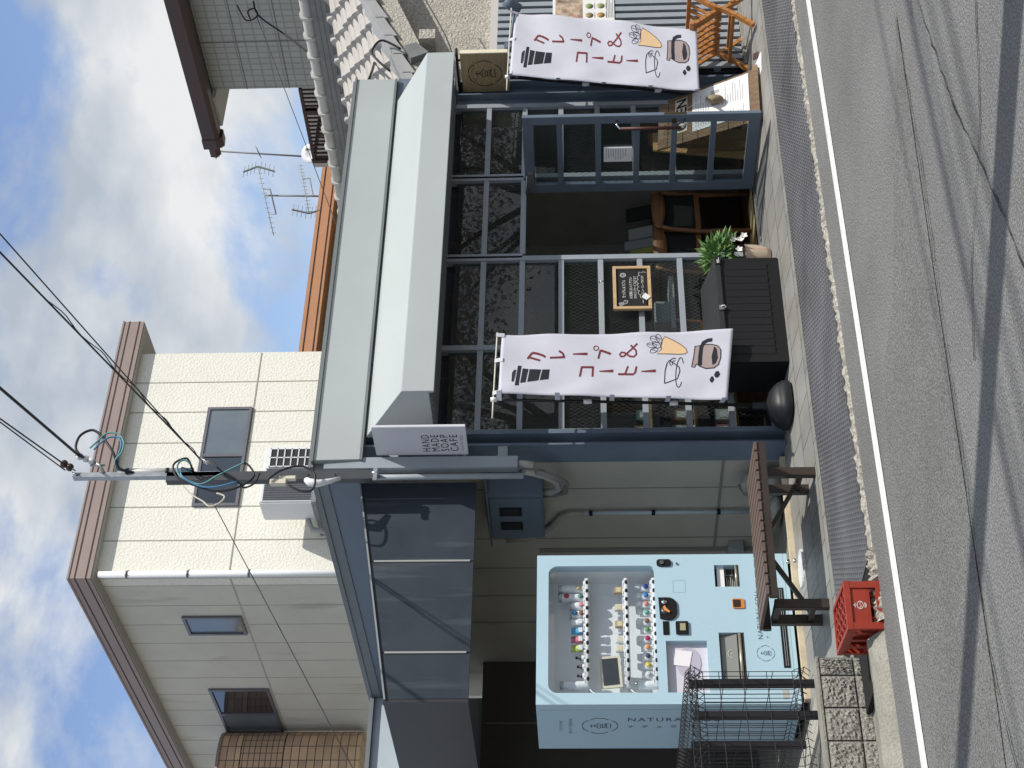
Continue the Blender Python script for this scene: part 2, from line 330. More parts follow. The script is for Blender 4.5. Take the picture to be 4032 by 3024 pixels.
tileb = brick_mat('balcony_tile', (0.78, 0.53, 0.32), (0.50, 0.34, 0.235), (0.13, 0.10, 0.08), 0.20, 0.105, 'xz', 0.006, 0.45, 0.0, 0.12, 0.5)
tilem = brick_mat('balcony_tile_plain', (0.60, 0.41, 0.27), (0.56, 0.38, 0.25), (0.15, 0.11, 0.09), 0.10, 0.075, 'xz', 0.006, 0.45, 0.0, 0.1, 0.5)
tile2 = brick_mat('wall_tile', (0.41, 0.42, 0.395), (0.39, 0.40, 0.375), (0.29, 0.295, 0.28), 0.105, 0.150, 'yz', 0.010, 0.6, 0.0, 0.06, 0.5)
kawara = M('kawara_tile', (0.36, 0.34, 0.315), 0.5, spec=0.4, var=0.14, vscale=5, bump=0.15, bscale=50, dirt=((0.27, 0.25, 0.225), 3, 0.58, (1, 1, 1)))
kawaradk = M('kawara_grey', (0.18, 0.185, 0.185), 0.55, var=0.2, vscale=5, dirt=((0.08, 0.08, 0.08), 5, 0.6, (1, 1, 1)))
stuccor = M('rough_sand_wall', (0.50, 0.47, 0.41), 0.95, spec=0.15, var=0.08, vscale=2, speck=(55, 0.55, 1.18, 1.0), bump=1.6, bscale=48)
orange = M('terracotta_trim', (0.47, 0.235, 0.125), 0.5, var=0.07)
cream2 = M('pale_yellow_wall', (0.46, 0.41, 0.27), 0.8, var=0.06)
white = M('white_plastic', (0.72, 0.73, 0.74), 0.4, var=0.03)
whitep = M('white_paper', (0.80, 0.80, 0.80), 0.7)
offwhite = M('ivory_plastic', (0.62, 0.58, 0.46), 0.5, var=0.05)
galv = M('galvanised_steel', (0.36, 0.37, 0.38), 0.38, metal=0.8, var=0.2, vscale=9)
blackm = M('black_plastic', (0.010, 0.010, 0.011), 0.5, spec=0.25)
blackr = M('black_rubber', (0.016, 0.016, 0.017), 0.6)
cablem = M('black_cable', (0.012, 0.012, 0.014), 0.5)
teal = M('teal_cable', (0.13, 0.30, 0.29), 0.5); bluec = M('blue_cable', (0.06, 0.20, 0.36), 0.5)
oak = M('oak', (0.17, 0.078, 0.030), 0.42, spec=0.45, var=0.25, vscale=4, stretch=(1, 1, 6))
oakd = M('oak_dark', (0.15, 0.066, 0.026), 0.45, spec=0.4, var=0.25, vscale=5)
pine = M('pine_board', (0.52, 0.36, 0.19), 0.55, var=0.18, vscale=3, stretch=(9, 1, 1))
signwood = M('sign_wood', (0.42, 0.315, 0.185), 0.6, var=0.18, vscale=3, stretch=(1, 2, 14))
signedge = M('sign_end_grain', (0.72, 0.66, 0.50), 0.6, var=0.1, vscale=12)
plankw = M('weathered_wood', (0.20, 0.13, 0.075), 0.7, var=0.35, vscale=5, stretch=(6, 6, 1))
composite = M('brown_composite', (0.125, 0.088, 0.072), 0.6, var=0.14, vscale=8, stretch=(12, 1, 4))
brownmetal = M('bench_metal', (0.040, 0.030, 0.024), 0.42, spec=0.4, var=0.1)
skyblue = M('pale_blue_enamel', (0.42, 0.585, 0.67), 0.28, spec=0.5, var=0.015, vscale=1.0, coat=0.2)
skyblued = M('pale_blue_side', (0.40, 0.56, 0.65), 0.35, spec=0.4, var=0.02, vscale=1.0)
inkblue = M('slate_lettering', (0.055, 0.085, 0.12), 0.5)
ink = M('black_lettering', (0.012, 0.012, 0.02), 0.6)
burn = M('burnt_mark', (0.035, 0.022, 0.012), 0.8)
maroon = M('maroon_print', (0.16, 0.022, 0.03), 0.7)
tan = M('tan_print', (0.72, 0.50, 0.28), 0.7)
taupe = M('taupe_print', (0.34, 0.275, 0.26), 0.7)
cloth = M('white_banner_cloth', (0.54, 0.545, 0.61), 0.8, spec=0.15, var=0.025, vscale=6)
redpl = M('red_plastic', (0.30, 0.036, 0.02), 0.45, spec=0.4, var=0.12, vscale=6, dirt=((0.30, 0.08, 0.055), 6, 0.6, (1, 1, 1)))
fencem = M('dark_fence_wire', (0.014, 0.013, 0.016), 0.45, spec=0.4)
chalkb = M('blackboard', (0.010, 0.010, 0.011), 0.7, var=0.2, vscale=10)
chalk = M('chalk', (0.75, 0.75, 0.74), 0.9)
clay = M('glazed_pot', (0.50, 0.40, 0.30), 0.5, var=0.15, vscale=9, dirt=((0.42, 0.13, 0.05), 5, 0.6, (3, 3, 0.7)))
leafm = M('leaf_green', (0.15, 0.27, 0.09), 0.55, var=0.45, vscale=20)
petal = M('white_petal', (0.80, 0.79, 0.74), 0.7)
intwall = M('interior_wall', (0.36, 0.34, 0.29), 0.9, var=0.12, vscale=3, bump=0.4, bscale=90)
intdark = M('interior_dark', (0.03, 0.027, 0.024), 0.8)
leather = M('black_leather', (0.010, 0.010, 0.010), 0.5, spec=0.3)
chrome = M('chrome', (0.62, 0.62, 0.62), 0.15, metal=1.0)
copper = M('leather_grip', (0.07, 0.022, 0.016), 0.5)
stone = M('garden_stone', (0.26, 0.26, 0.22), 0.85, var=0.35, vscale=7, bump=1.2, bscale=18)
split = M('split_face_block', (0.255, 0.243, 0.215), 0.92, var=0.14, vscale=14, speck=(140, 0.6, 1.5, 1.0), bump=1.6, bscale=38)
gravel = M('gravel_bed', (0.20, 0.19, 0.17), 0.95, var=0.3, vscale=20, speck=(70, 0.4, 1.5, 1.0), bump=2.0, bscale=60)
greypole = M('pole_concrete', (0.35, 0.35, 0.33), 0.9, var=0.1)
bark = M('bark', (0.07, 0.05, 0.04), 0.95, var=0.3, vscale=8, bump=1.5, bscale=20)
blossom = M('blossom', (0.40, 0.33, 0.34), 0.9, var=0.3, vscale=1.2)
added_bank = M('added_bank_dark', (0.05, 0.06, 0.035), 0.95, var=0.4, vscale=1.5)
wglass = glass_mat('wired_glass', (0.72, 0.76, 0.76), 0.035, ('x', 'z'))
dglass = glass_mat('door_wired_glass', (0.74, 0.78, 0.78), 0.045, ('y', 'z'))
cglass = glass_mat('clear_glass', (0.70, 0.73, 0.73), 0.06)
vglass = glass_mat('display_glass', (0.97, 0.98, 0.985), 0.03)

# ------------------------------------------------------------------ setting: ground
def gz(y):      # the tiled apron falls towards the gutter
    return 0.0 if y >= 9.5 else max(-0.075, -0.0825*(9.5-y))
ZR = -0.085
struct(MB().add([(-300,-300,ZR-0.03),(400,-300,ZR-0.03),(400,500,ZR-0.03),(-300,500,ZR-0.03)], [(0,1,2,3)]).build('ground', concrete))
struct(MB().add([(-120,-14,ZR),(160,-14,ZR),(160,7.40,ZR),(-120,7.40,ZR)], [(0,1,2,3)]).build('road', asphalt))
struct(MB().add([(-120,6.885,ZR+.004),(160,6.805,ZR+.004),(160,6.935,ZR+.004),(-120,7.015,ZR+.004)], [(0,1,2,3)]).build('road_line', roadpaint))
struct(MB().add([(6.15,5.05,ZR+.004),(4.05,5.35,ZR+.004),(2.6,5.55,ZR+.004),(0.5,5.95,ZR+.004),(0.5,6.75,ZR+.004),(3.4,6.66,ZR+.004),(5.0,6.62,ZR+.004),(5.15,6.05,ZR+.004)], [tuple(range(8))]).build('road_patch', asphalt2))
def crack(pts, w, z=0.006):
    mb = MB(); q = []
    for (x0, y0), (x1, y1) in zip(pts, pts[1:]):
        n = max(3, int(abs(x1-x0)/0.07))
        for i in range(n): q.append((x0+(x1-x0)*i/n, y0+(y1-y0)*i/n+random.uniform(-.012, .012)))
    q.append(pts[-1])
    ws = [w*random.uniform(.35, 1.25) for _ in q]
    for s4 in stroke(q, ws): mb.add([(p[0], p[1], ZR+z) for p in s4], [(0,1,2,3)])
    return struct(mb.build('road_crack', tar))
crack([(9.0,4.2),(7.2,4.55),(6.0,4.72),(5.0,4.55),(4.3,4.33),(3.5,4.12),(2.9,3.95)], .010)
crack([(6.05,4.72),(5.85,4.82)], .008)
crack([(5.6,3.6),(5.1,3.9),(4.55,4.28),(4.2,4.75),(3.9,4.95)], .009)
crack([(6.15,5.06),(5.2,5.12),(4.05,5.30),(2.9,5.50),(2.3,5.40),(1.2,5.5)], .009, .010)
# broken concrete edge between asphalt and the steel covers
def rough_strip(name, x0, x1, ya, yb, z, mat, n, amp):
    mb = MB()
    def fn(u, v):
        x = x0+(x1-x0)*u; h = z+random.uniform(-amp, amp)*0.5 if 0 < v < 1 else z-0.03
        return (x, ya+(yb-ya)*v+random.uniform(-amp, amp)*(0.9 if v in (0, 1) else 0.4), h)
    return struct(mb.grid(fn, n, 4, False).build(name, mat))
rough_strip('kerb_edge', 4.52, 16.0, 7.355, 7.47, ZR+.012, mortarm, 460, .02)
# steel covers with raised lozenges
mb = MB()
for x0, x1 in ((4.52, 6.06), (6.066, 7.60), (7.606, 9.14), (9.146, 10.68), (10.686, 12.22), (12.226, 13.8)):
    mb.box(x0, x1, 7.475, 8.615, ZR-.02, -0.073)
for i in range(256):
    for j in range(18):
        x = 4.55+i*.036; y = 7.505+j*.062
        if x > 13.7 or y > 8.60: continue
        z0 = -0.073; mb.add([(x-.008,y-.016,z0),(x+.008,y-.016,z0),(x+.008,y+.016,z0),(x-.008,y+.016,z0),(x,y-.006,z0+.006),(x,y+.006,z0+.006)], [(0,1,4),(1,2,5,4),(2,3,5),(3,0,4,5)])
struct(mb.build('walkway', steel, fixn=False))
mb = MB()
mb.hexa([(-2,8.62,-.12),(16,8.62,-.12),(16,9.5,-.12),(-2,9.5,-.12),(-2,8.62,-.073),(16,8.62,-.073),(16,9.5,-.001),(-2,9.5,-.001)])
mb.box(4.3, 16, 9.501, 9.62, -.12, 0.0)
struct(mb.build('pavement', paver))
struct(MB().box(-3, 16, 9.62, 30, -.14, -.004).build('floor', concrete))
struct(MB().box(3.9, 4.515, 7.42, 8.3, ZR-.02, ZR+.006).build('gutter', hole_shade))  # flat dark slab painted for the shade of the open gutter
struct(MB().beam((6.66, 9.60, .012), (4.7, 9.60, .012), .055, .05).build('kerb_strip', M('kerb_sand', (0.52, 0.45, 0.32), 0.9, var=0.2, vscale=8)))
# sloping concrete edge at the left of the gutter
mb = MB()
prof = [(7.36, ZR-.02), (7.43, -.035), (7.50, -.012), (8.16, -.135), (8.16, -.2)]
for a, b in ((-6, 4.02),):
    n = len(prof); vs = []
    for x in [a+(b-a)*i/60 for i in range(61)]:
        for k, (yy, zz) in enumerate(prof): vs.append((x, yy+random.uniform(-.012,.012)*(k < 2), zz+random.uniform(-.006,.006)*(0 < k < 4)))
    fs = [(i*n+k, (i+1)*n+k, (i+1)*n+k+1, i*n+k+1) for i in range(60) for k in range(n-1)]
    fs += [tuple(60*n+k for k in range(n))]
    mb.add(vs, fs)
struct(mb.build('kerb_slope', concrete))
rough_strip('kerb_rubble', 4.06, 4.50, 7.34, 7.44, ZR+.03, mortarm, 22, .03)

# ------------------------------------------------------------------ cafe building
CX, CY = 6.72, 9.5
cafe = thing('cafe_building', (8.6, 9.6, 0), 'low slate blue cafe with big gridded windows and pale grey metal awning', 'building')
mb = MB()       # side wall (faces left), rear mass, right return
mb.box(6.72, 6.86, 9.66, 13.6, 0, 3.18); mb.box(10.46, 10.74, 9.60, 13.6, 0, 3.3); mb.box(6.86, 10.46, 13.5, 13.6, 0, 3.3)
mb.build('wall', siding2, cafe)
mb = MB()
for yj in (10.06, 10.78, 11.24, 11.7, 12.16): mb.box(6.716, 6.7195, yj-.004, yj+.004, .05, 3.0)
mb.box(6.715, 6.7185, 9.67, 10.93, .43, .452); mb.box(6.712, 6.7175, 10.93, 10.99, .05, 1.86)
mb.build('panel_joint', jointm, cafe)
mb = MB(); mb.box(6.50, 10.72, 9.42, 13.7, 3.40, 3.52); mb.build('roof', sheetdk, cafe)
# interior shell
mb = MB(); mb.box(6.862, 6.90, 9.72, 13.49, .0, 3.0); mb.box(10.40, 10.455, 9.72, 13.49, 0, 3.0); mb.box(6.9, 10.4, 11.3, 11.4, 0, 2.75); mb.build('interior_wall', intwall, cafe)
mb = MB(); mb.box(6.86, 10.46, 9.66, 13.49, 2.75, 2.80); mb.build('ceiling', intdark, cafe)
Box(6.86, 10.45, 9.63, 13.49, -.003, .008).build('interior_floor', M('brown_floorboards', (0.10, 0.055, 0.03), 0.5, var=0.2, vscale=3, stretch=(1, 8, 1)), cafe)
# plinth + threshold
mb = MB(); mb.box(6.84, 8.65, 9.52, 9.66, 0, .05); mb.box(9.56, 10.74, 9.52, 9.66, 0, .05); mb.each('plinth', M('dark_plinth', (0.05, 0.05, 0.055), 0.8, var=0.2), cafe)
mb = MB(); mb.box(8.655, 9.56, 9.565, 9.63, .003, .03); mb.build('threshold', chrome, cafe)
# columns: rolled steel channel at the left corner, boxed post at the right
mb = MB(); mb.box(6.795, 6.832, 9.43, 9.66, 0, 3.14); mb.box(6.706, 6.794, 9.54, 9.66, 0, 3.14); mb.box(6.69, 6.7055, 9.43, 9.66, 0, 3.14)
mb.build('corner_column', paint_shaded, cafe)
mb = MB(); mb.box(10.47, 10.56, 9.52, 9.60, 0, 2.58); mb.box(10.56, 10.74, 9.56, 9.60, 0, 3.14); mb.box(10.735, 10.76, 9.47, 9.60, 0, 2.58); mb.box(10.545, 10.558, 9.45, 9.52, 0, 2.58)
mb.build('right_post', paint_shaded, cafe)
ZB = [0.055, 0.37, 0.69, 1.014, 1.332, 1.652, 1.970, 2.288, 2.56]
def window(x0, x1, zs, verts, name='window'):
    fw = 0.05
    mb = MB()
    for x in verts: mb.box(x-fw/2, x+fw/2, 9.50, 9.57, zs[0], zs[-1]+.06)
    for z in zs[:-1]:
        vs = sorted(verts)
        for a, b in zip(vs, vs[1:]): mb.box(a+fw/2, b-fw/2, 9.505, 9.565, z-.0225, z+.0225)
    f = mb.build(name, paint, cafe, bevel=.002)
    vs = sorted(verts); g = MB()
    for a, b in zip(vs, vs[1:]):
        for za, zb in zip(zs, zs[1:]): g.box(a+fw/2-.004, b-fw/2+.004, 9.533, 9.538, za+.02, zb-.02)
    g.build('glass', wglass, f)
    # dark inner rebate behind the top light
    rb = MB()
    for a, b in zip(vs, vs[1:]): rb.box(a+fw/2, b-fw/2, 9.571, 9.60, zs[-1]-.03, zs[-1]+.06)
    rb.build('rebate', paintblk, f)
    return f
window(6.86, 8.615, ZB, [6.862, 7.681, 8.617])
window(9.58, 10.44, ZB, [9.565, 10.447])
window(8.64, 9.54, [1.970, 2.288, 2.56], [8.6435, 9.5385])
# awning: fascia band, sloping hood and the vertical lip
mb = MB()
mb.hexa([(6.545,9.385,3.135),(10.70,9.385,3.135),(10.70,9.50,3.135),(6.545,9.50,3.135),(6.53,9.37,3.475),(10.69,9.37,3.475),(10.69,9.50,3.475),(6.53,9.50,3.475)])
mb.build('fascia', sheet, cafe, bevel=.003)
mb = MB(); mb.box(6.515, 10.71, 9.355, 9.52, 3.476, 3.492); mb.box(6.54, 10.705, 9.380, 9.50, 3.118, 3.134)
mb.build('fascia_trim', sheetdk, cafe)
mb = MB(); mb.box(6.84, 10.74, 9.42, 9.60, 2.60, 3.117); mb.build('header', paint_shaded, cafe)
mb = MB(); mb.prism([(9.419,3.112),(8.86,2.79),(8.855,2.785),(8.855,2.553),(8.875,2.553),(8.875,2.592),(9.419,2.592)], 'x', 6.765, 10.425)
mb.build('awning', sheet, cafe, bevel=.003)
mb = MB()
for i in range(9): mb.box(6.79, 10.40, 8.90+i*.062, 8.925+i*.062, 2.578, 2.5915)
mb.build('soffit_rib', sheetdk, cafe)
# eave band along the left side, its shade put into the paint, wing behind the carport
mb = MB(); mb.box(6.51, 6.545, 9.51, 13.2, 3.16, 3.475); mb.box(6.546, 6.72, 9.66, 13.2, 3.18, 3.22); mb.build('side_fascia', paint_shaded, cafe)
mb = MB(); mb.box(1.0, 6.50, 13.20, 13.3, 2.45, 3.46); mb.build('rear_wing', M('pale_blue_sheet', (0.44, 0.50, 0.54), 0.45, var=0.05), cafe)
mb = MB(); mb.box(0.9, 6.505, 13.15, 13.35, 3.461, 3.50); mb.box(6.49, 6.56, 9.40, 13.2, 3.478, 3.50); mb.build('roof_edge', sheetdk, cafe)
# door, swung outwards through a right angle
DX = 9.47
mb = MB(); y0, y1 = 8.735, 9.60
mb.box(DX-.018, DX+.018, y0, y0+.085, .02, 1.955); mb.box(DX-.018, DX+.018, y1-.095, y1, .02, 1.955)
for za, zb in ((.02, .115), (1.87, 1.955)): mb.box(DX-.018, DX+.018, y0+.085, y1-.095, za, zb)
for z in (.395, .712, 1.018, 1.335, 1.653): mb.box(DX-.0165, DX+.0165, y0+.085, y1-.095, z-.024, z+.024)
door = mb.build('door', paint_shaded, cafe, bevel=.0025)
g = MB(); zz = [.115, .395, .712, 1.018, 1.335, 1.653, 1.87]
for a, b in zip(zz, zz[1:]): g.box(DX-.003, DX+.003, y0+.08, y1-.09, a+.01, b-.01)
g.build('glass', dglass, door)
mb = MB(); mb.tube([(DX-.018,8.785,1.185),(DX-.07,8.79,1.185),(DX-.095,8.80,1.165),(DX-.10,8.80,1.15)], .011); mb.tube([(DX-.018,8.785,.635),(DX-.07,8.79,.635),(DX-.095,8.80,.655),(DX-.10,8.80,.67)], .011)
mb.tube([(DX+.018,8.785,1.185),(DX+.06,8.785,1.185)], .01)
mb.each('handle_bracket', chrome, door)
MB().tube([(DX-.10,8.80,1.155),(DX-.10,8.80,.665)], .014).build('handle', copper, door)
mb = MB(); mb.box(DX-.02, DX-.004, 9.09, 9.245, 1.055, 1.29); mb.build('notice', whitep, door)
it = []
for k in range(9): it += stroke([(.012, .21-.02*k), (.012+.12*random.uniform(.6, 1), .21-.02*k)], .004)
put2d(MB(), it, (DX-.0205, 9.09, 1.06), (0, 1, 0), (0, 0, 1), .001, (-1, 0, 0)).build('lettering', M('grey_print', (.25, .25, .27), .8), door)
mb = MB(); mb.box(DX-.055, DX-.019, 9.34, 9.50, 1.885, 1.935); mb.tube([(DX-.05,9.36,1.94),(DX-.12,9.5,1.95),(DX-.12,9.66,1.955)], .007, 6)
mb.build('closer', galv, door)
mb = MB(); mb.tube([(DX-.019,8.79,.72),(DX-.035,8.79,.72)], .018, 12); mb.box(DX-.012, DX+.012, 8.7335, 8.7345, .62, .80); mb.build('lock', M('brass_dark', (.12, .09, .04), .35, metal=.8), door)
# carport canopy in front of the side yard
can = thing('carport_canopy', (5.6, 10.1, 2.28), 'charcoal sheet metal canopy jutting over the blue vending machine', 'canopy')
xs = [4.72, 5.07, 5.80, 6.48]
def ztop(x): return 2.845+(x-4.72)*.172
mb = MB()
for a, b in zip(xs, xs[1:]): mb.hexa([(a+.004,9.60,2.285),(b-.004,9.60,2.285),(b-.004,9.63,2.285),(a+.004,9.63,2.285),(a+.004,9.60,ztop(a)),(b-.004,9.60,ztop(b)),(b-.004,9.63,ztop(b)),(a+.004,9.63,ztop(a))])
mb.build('front_panel', paintblk, can)
mb = MB()
for x in xs[1:-1]: mb.box(x-.007, x+.007, 9.592, 9.6, 2.31, ztop(x)-.03)
mb.each('joint_strip', M('joint_grey', (.30, .31, .30), .5), can)
mb = MB(); mb.hexa([(4.715,9.585,ztop(4.715)),(6.49,9.585,ztop(6.49)),(6.49,9.60,ztop(6.49)),(4.715,9.60,ztop(4.715)),(4.715,9.585,ztop(4.715)+.012),(6.49,9.585,ztop(6.49)+.012),(6.49,9.60,ztop(6.49)+.012),(4.715,9.60,ztop(4.715)+.012)])
mb.build('edge_trim', M('edge_light', (.26, .27, .265), .5), can)
mb = MB(); mb.box(4.70, 4.72, 9.60, 13.1, 2.285, 2.86); mb.box(4.695, 4.6995, 11.38, 11.40, 2.285, 2.86); mb.build('side_panel', M('brown_black_sheet', (.035, .034, .04), .45, var=.15), can)
mb = MB(); mb.hexa([(4.72,9.631,2.80),(6.50,9.631,3.10),(6.50,13.1,3.10),(4.72,13.1,2.80),(4.72,9.631,2.83),(6.50,9.631,3.13),(6.50,13.1,3.13),(4.72,13.1,2.83)]); mb.build('roof', paintblk, can)
# back wall of the yard and its left wall
yw = thing('yard_wall', (3.9, 12.9, 0), 'weathered siding wall darkened with painted shade closing the yard behind the vending machine', 'wall')
mb = MB(); mb.box(1.0, 6.71, 12.9, 13.0, 0, 2.44); mb.build('cladding', M('shaded_siding', (.085, .077, .066), .85, var=.15, vscale=2, dirt=((.07, .065, .055), 2, .55, (2, 2, .4))), yw)  # shade under the canopy is painted into the siding colour
mb = MB()
for k in range(10): mb.box(1.6+k*.5, 1.61+k*.5, 12.894, 12.899, 0, 2.4)
mb.build('panel_joint', jointm, yw)
# ------------------------------------------------------------------ beige house behind (upper left)
hA = thing('beige_house', (10.5, 15, 0), 'tall beige panelled house with brown flat roof edge behind the cafe', 'house')
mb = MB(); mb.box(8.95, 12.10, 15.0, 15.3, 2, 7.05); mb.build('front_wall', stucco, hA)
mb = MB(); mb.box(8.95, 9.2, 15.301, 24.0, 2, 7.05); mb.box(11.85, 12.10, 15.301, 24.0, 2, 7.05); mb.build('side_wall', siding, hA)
mb = MB(); mb.box(8.93, 8.9495, 14.975, 15.12, 2, 7.05); mb.build('corner_trim', M('corner_grey', (.50, .49, .45), .7), hA)
mb = MB()
for i in range(8):
    x = 11.64-.455*i
    if x > 9: mb.box(x-.006, x+.006, 14.9965, 14.9995, 2, 7.03)
mb.box(8.96, 12.09, 14.9955, 14.9985, 5.478, 5.492); mb.build('front_joint', M('joint_tan', (.33, .30, .25), .8), hA)
mb = MB()
for i in range(18):
    y = 15.305+.455*i; mb.box(8.9465, 8.9495, y-.004, y+.004, 2, 7.03)
mb.box(8.9455, 8.9485, 15.0, 24, 5.495, 5.512); mb.build('side_joint', M('joint_tan2', (.42, .405, .36), .8), hA)
# roof edge with two dark grooves, soffit
mb = MB(); mb.box(8.80, 12.52, 14.87, 24.3, 7.005, 7.25); rf = mb.build('roof', browntrim, hA)
mb = MB()
for z in (7.06, 7.185): mb.box(8.797, 12.523, 14.867, 24.31, z-.008, z+.008)
mb.build('groove', brownline, rf)
mb = MB(); mb.box(8.79, 12.53, 14.86, 24.3, 7.2505, 7.272); mb.build('coping', browntrim, rf)
mb = MB(); mb.box(8.815, 12.505, 14.885, 24.2, 6.995, 7.0045); mb.build('soffit', M('soffit_grey', (.40, .39, .36), .8), rf)
def slide_window(par, plane, a0, a1, z0, z1, face, mid=None, panes=(frost, darkpane)):
    """framed window on a wall; plane 'y' = faces the street, 'x' = faces left"""
    def bx(mb, p0, p1, q0, q1, d0, d1):
        return mb.box(p0, p1, d0, d1, q0, q1) if plane == 'y' else mb.box(d0, d1, p0, p1, q0, q1)
    mb = MB(); t = .035
    bx(mb, a0, a1, z0, z0+t, face-.03, face-.001); bx(mb, a0, a1, z1-t, z1, face-.03, face-.001)
    bx(mb, a0, a0+t, z0+t, z1-t, face-.03, face-.001); bx(mb, a1-t, a1, z0+t, z1-t, face-.03, face-.001)
    if mid: bx(mb, mid-.022, mid+.022, z0+t, z1-t, face-.026, face-.001)
    w = mb.build('window', alum, par)
    if mid:
        bx(MB(), 0, 0, 0, 0, 0, 0)
        p = MB(); bx(p, a0+t, mid-.022, z0+t, z1-t, face-.012, face-.002); p.build('pane', panes[0], w)
        p = MB(); bx(p, mid+.022, a1-t, z0+t, z1-t, face-.016, face-.002); p.build('pane', panes[1], w)
    else:
        p = MB(); bx(p, a0+t, a1-t, z0+t, z1-t, face-.012, face-.002); p.build('pane', panes[0], w)
    return w
slide_window(hA, 'y', 9.815, 11.235, 5.495, 6.035, 15.0, 10.53, (darkpane, frost))
slide_window(hA, 'x', 16.0, 16.43, 5.535, 6.24, 8.95, None, (frost,))
slide_window(hA, 'x', 17.87, 19.10, 5.53, 6.30, 8.95, 18.58, (darkpane, frost))
mb = MB(); mb.tube([(8.88,14.93,6.94),(8.88,14.93,2.0)], .038, 12); mb.build('downpipe', white, hA)
mb = MB()
for z in (6.62, 5.93, 5.24): mb.box(8.88, 8.95, 14.95, 14.96, z-.008, z+.008); mb.tube([(8.88,14.93,z-.012),(8.88,14.93,z+.012)], .043, 12)
mb.each('pipe_clip', alum, hA)
# rounded tiled balcony at the far left of that house
def curved(z0, z1, off=0.0, n=10):
    pl = [(8.945, 19.10+off)]
    pl = [(8.94-.55*math.sin(R(90*i/n))*1.0, 19.62-.50*(1-math.cos(R(90*i/n)))-0.52+off) for i in range(n+1)]
    pl = [(8.94, 19.13)] + [(8.90-.42*(1-math.cos(R(90*i/n))), 19.12-.30*math.sin(R(90*i/n))) for i in range(1, n+1)]
    pl = [(x-off*.3, y-off) for x, y in pl]+[(4.5, 18.82-off)]
    vs = [(x, y, z0) for x, y in pl]+[(x, y, z1) for x, y in pl]; m = len(pl)
    back = [(4.5, 19.3, z0), (8.94, 19.3, z0), (4.5, 19.3, z1), (8.94, 19.3, z1)]
    mb = MB(); mb.add(vs+back, [(i, i+1, i+1+m, i+m) for i in range(m-1)]+[tuple(range(m, 2*m))+(2*m+2, 2*m+3), (2*m+1, 2*m)+tuple(range(m-1, -1, -1))])
    return mb
bal = thing('tiled_balcony', (8.0, 19, 4.4), 'round cornered balcony clad in tan and brown mosaic tiles', 'balcony')
curved(4.45, 5.44).build('lower_tiles', tileb, bal); curved(5.455, 6.00).build('middle_tiles', tilem, bal); curved(6.015, 6.28).build('upper_tiles', tileb, bal)
curved(6.281, 6.32, .02).build('coping', browntrim, bal)
mb = MB(); mb.box(4.5, 8.5, 18.85, 19.3, 5.441, 5.454); mb.box(4.5, 8.5, 18.85, 19.3, 6.0005, 6.0145); mb.build('groove', brownline, bal)
mb = MB(); mb.box(4.5, 7.55, 18.80, 18.815, 4.9, 5.52); mb.build('opening', darkbrown, bal)
# ------------------------------------------------------------------ air conditioner on the house wall
ac = thing('air_conditioner', (10.0, 14.75, 4.45), 'white air conditioner outdoor unit hung high on the beige house', 'air conditioner')
# it stands on a wall bracket; its grille faces right-front
ax0, ax1, ay0, ay1, az0, az1 = 9.44, 10.20, 14.35, 14.72, 4.50, 5.10
Box(ax0, ax1, ay0, ay1, az0, az1).build('body', white, ac, bevel=.015)
mb = MB(); mb.box(9.91, 10.165, ay0-.006, ay0-.001, 4.55, 5.04); fr_ = mb.build('fan_opening', M('fan_dark', (.02,.02,.022), .6), ac)
mb = MB()
for i in range(7): mb.box(9.91, 10.165, ay0-.014, ay0-.007, 4.55+i*.0795, 4.562+i*.0795)
for i in range(3): mb.box(9.91+i*.121, 9.922+i*.121, ay0-.014, ay0-.0071, 4.55, 5.04)
mb.build('grille', white, ac)
mb = MB()
for i in range(14): mb.box(ax0+.03+i*.031, ax0+.05+i*.031, ay0-.008, ay0-.001, 4.52, 5.06)
mb.build('side_fin', M('fin_dark', (.07,.075,.085), .5), ac)
mb = MB(); mb.box(ax0-.03, ax1+.02, 14.3, 15.0, 4.455, 4.499); mb.build('bracket', M('bracket_grey', (.22,.225,.23), .5), ac)
MB().tube([(9.44,14.7,4.6),(9.34,14.75,4.55),(9.32,14.8,4.35),(9.32,14.8,4.0)], .03, 10).build('pipe', M('hose_grey', (.35,.35,.34), .6), ac)

# ------------------------------------------------------------------ houses on the right
hB = thing('grey_tiled_house', (17, 13, 0), 'grey house with tiled side wall and dark brown gutter', 'house')
mb = MB(); mb.box(17.0, 26, 8.0, 15.03, 2, 6.9); mb.build('wall', tile2, hB)
mb = MB()
for z in (5.66, 6.27): mb.box(16.992, 16.9985, 8.0, 15.03, z-.006, z+.006)
for y in (12.26, 14.17): mb.box(16.991, 16.9975, y-.004, y+.004, 4, 6.8)
mb.build('joint', M('tile_joint', (.19,.195,.19), .7), hB)
mb = MB()
mb.prism([(16.58,6.80),(16.62,6.74),(16.78,6.74),(16.80,6.80),(16.80,6.99),(16.58,6.99)], 'y', 7.5, 15.62)
gut = mb.build('gutter', darkbrown, hB)
mb = MB(); mb.prism([(16.57,6.80),(16.64,6.70),(16.80,6.71),(16.83,6.80),(16.83,7.0),(16.57,7.0)], 'y', 15.621, 15.80); mb.prism([(16.62,6.86),(16.70,6.80),(16.79,6.84),(16.79,6.95),(16.64,6.95)], 'y', 15.801, 16.02)
mb.build('gutter_end', darkbrown, gut)
mb = MB(); mb.hexa([(16.80,7.6,6.78),(26,7.6,6.78),(26,15.6,6.78),(16.80,15.6,6.78),(16.80,7.6,7.0),(26,7.6,9.0),(26,15.6,9.0),(16.80,15.6,7.0)]); mb.build('roof', darkbrown, hB)
mb = MB(); mb.box(16.83, 26, 15.035, 15.58, 6.715, 6.775); mb.build('soffit', M('soffit_pale', (.58,.58,.55), .7), hB)
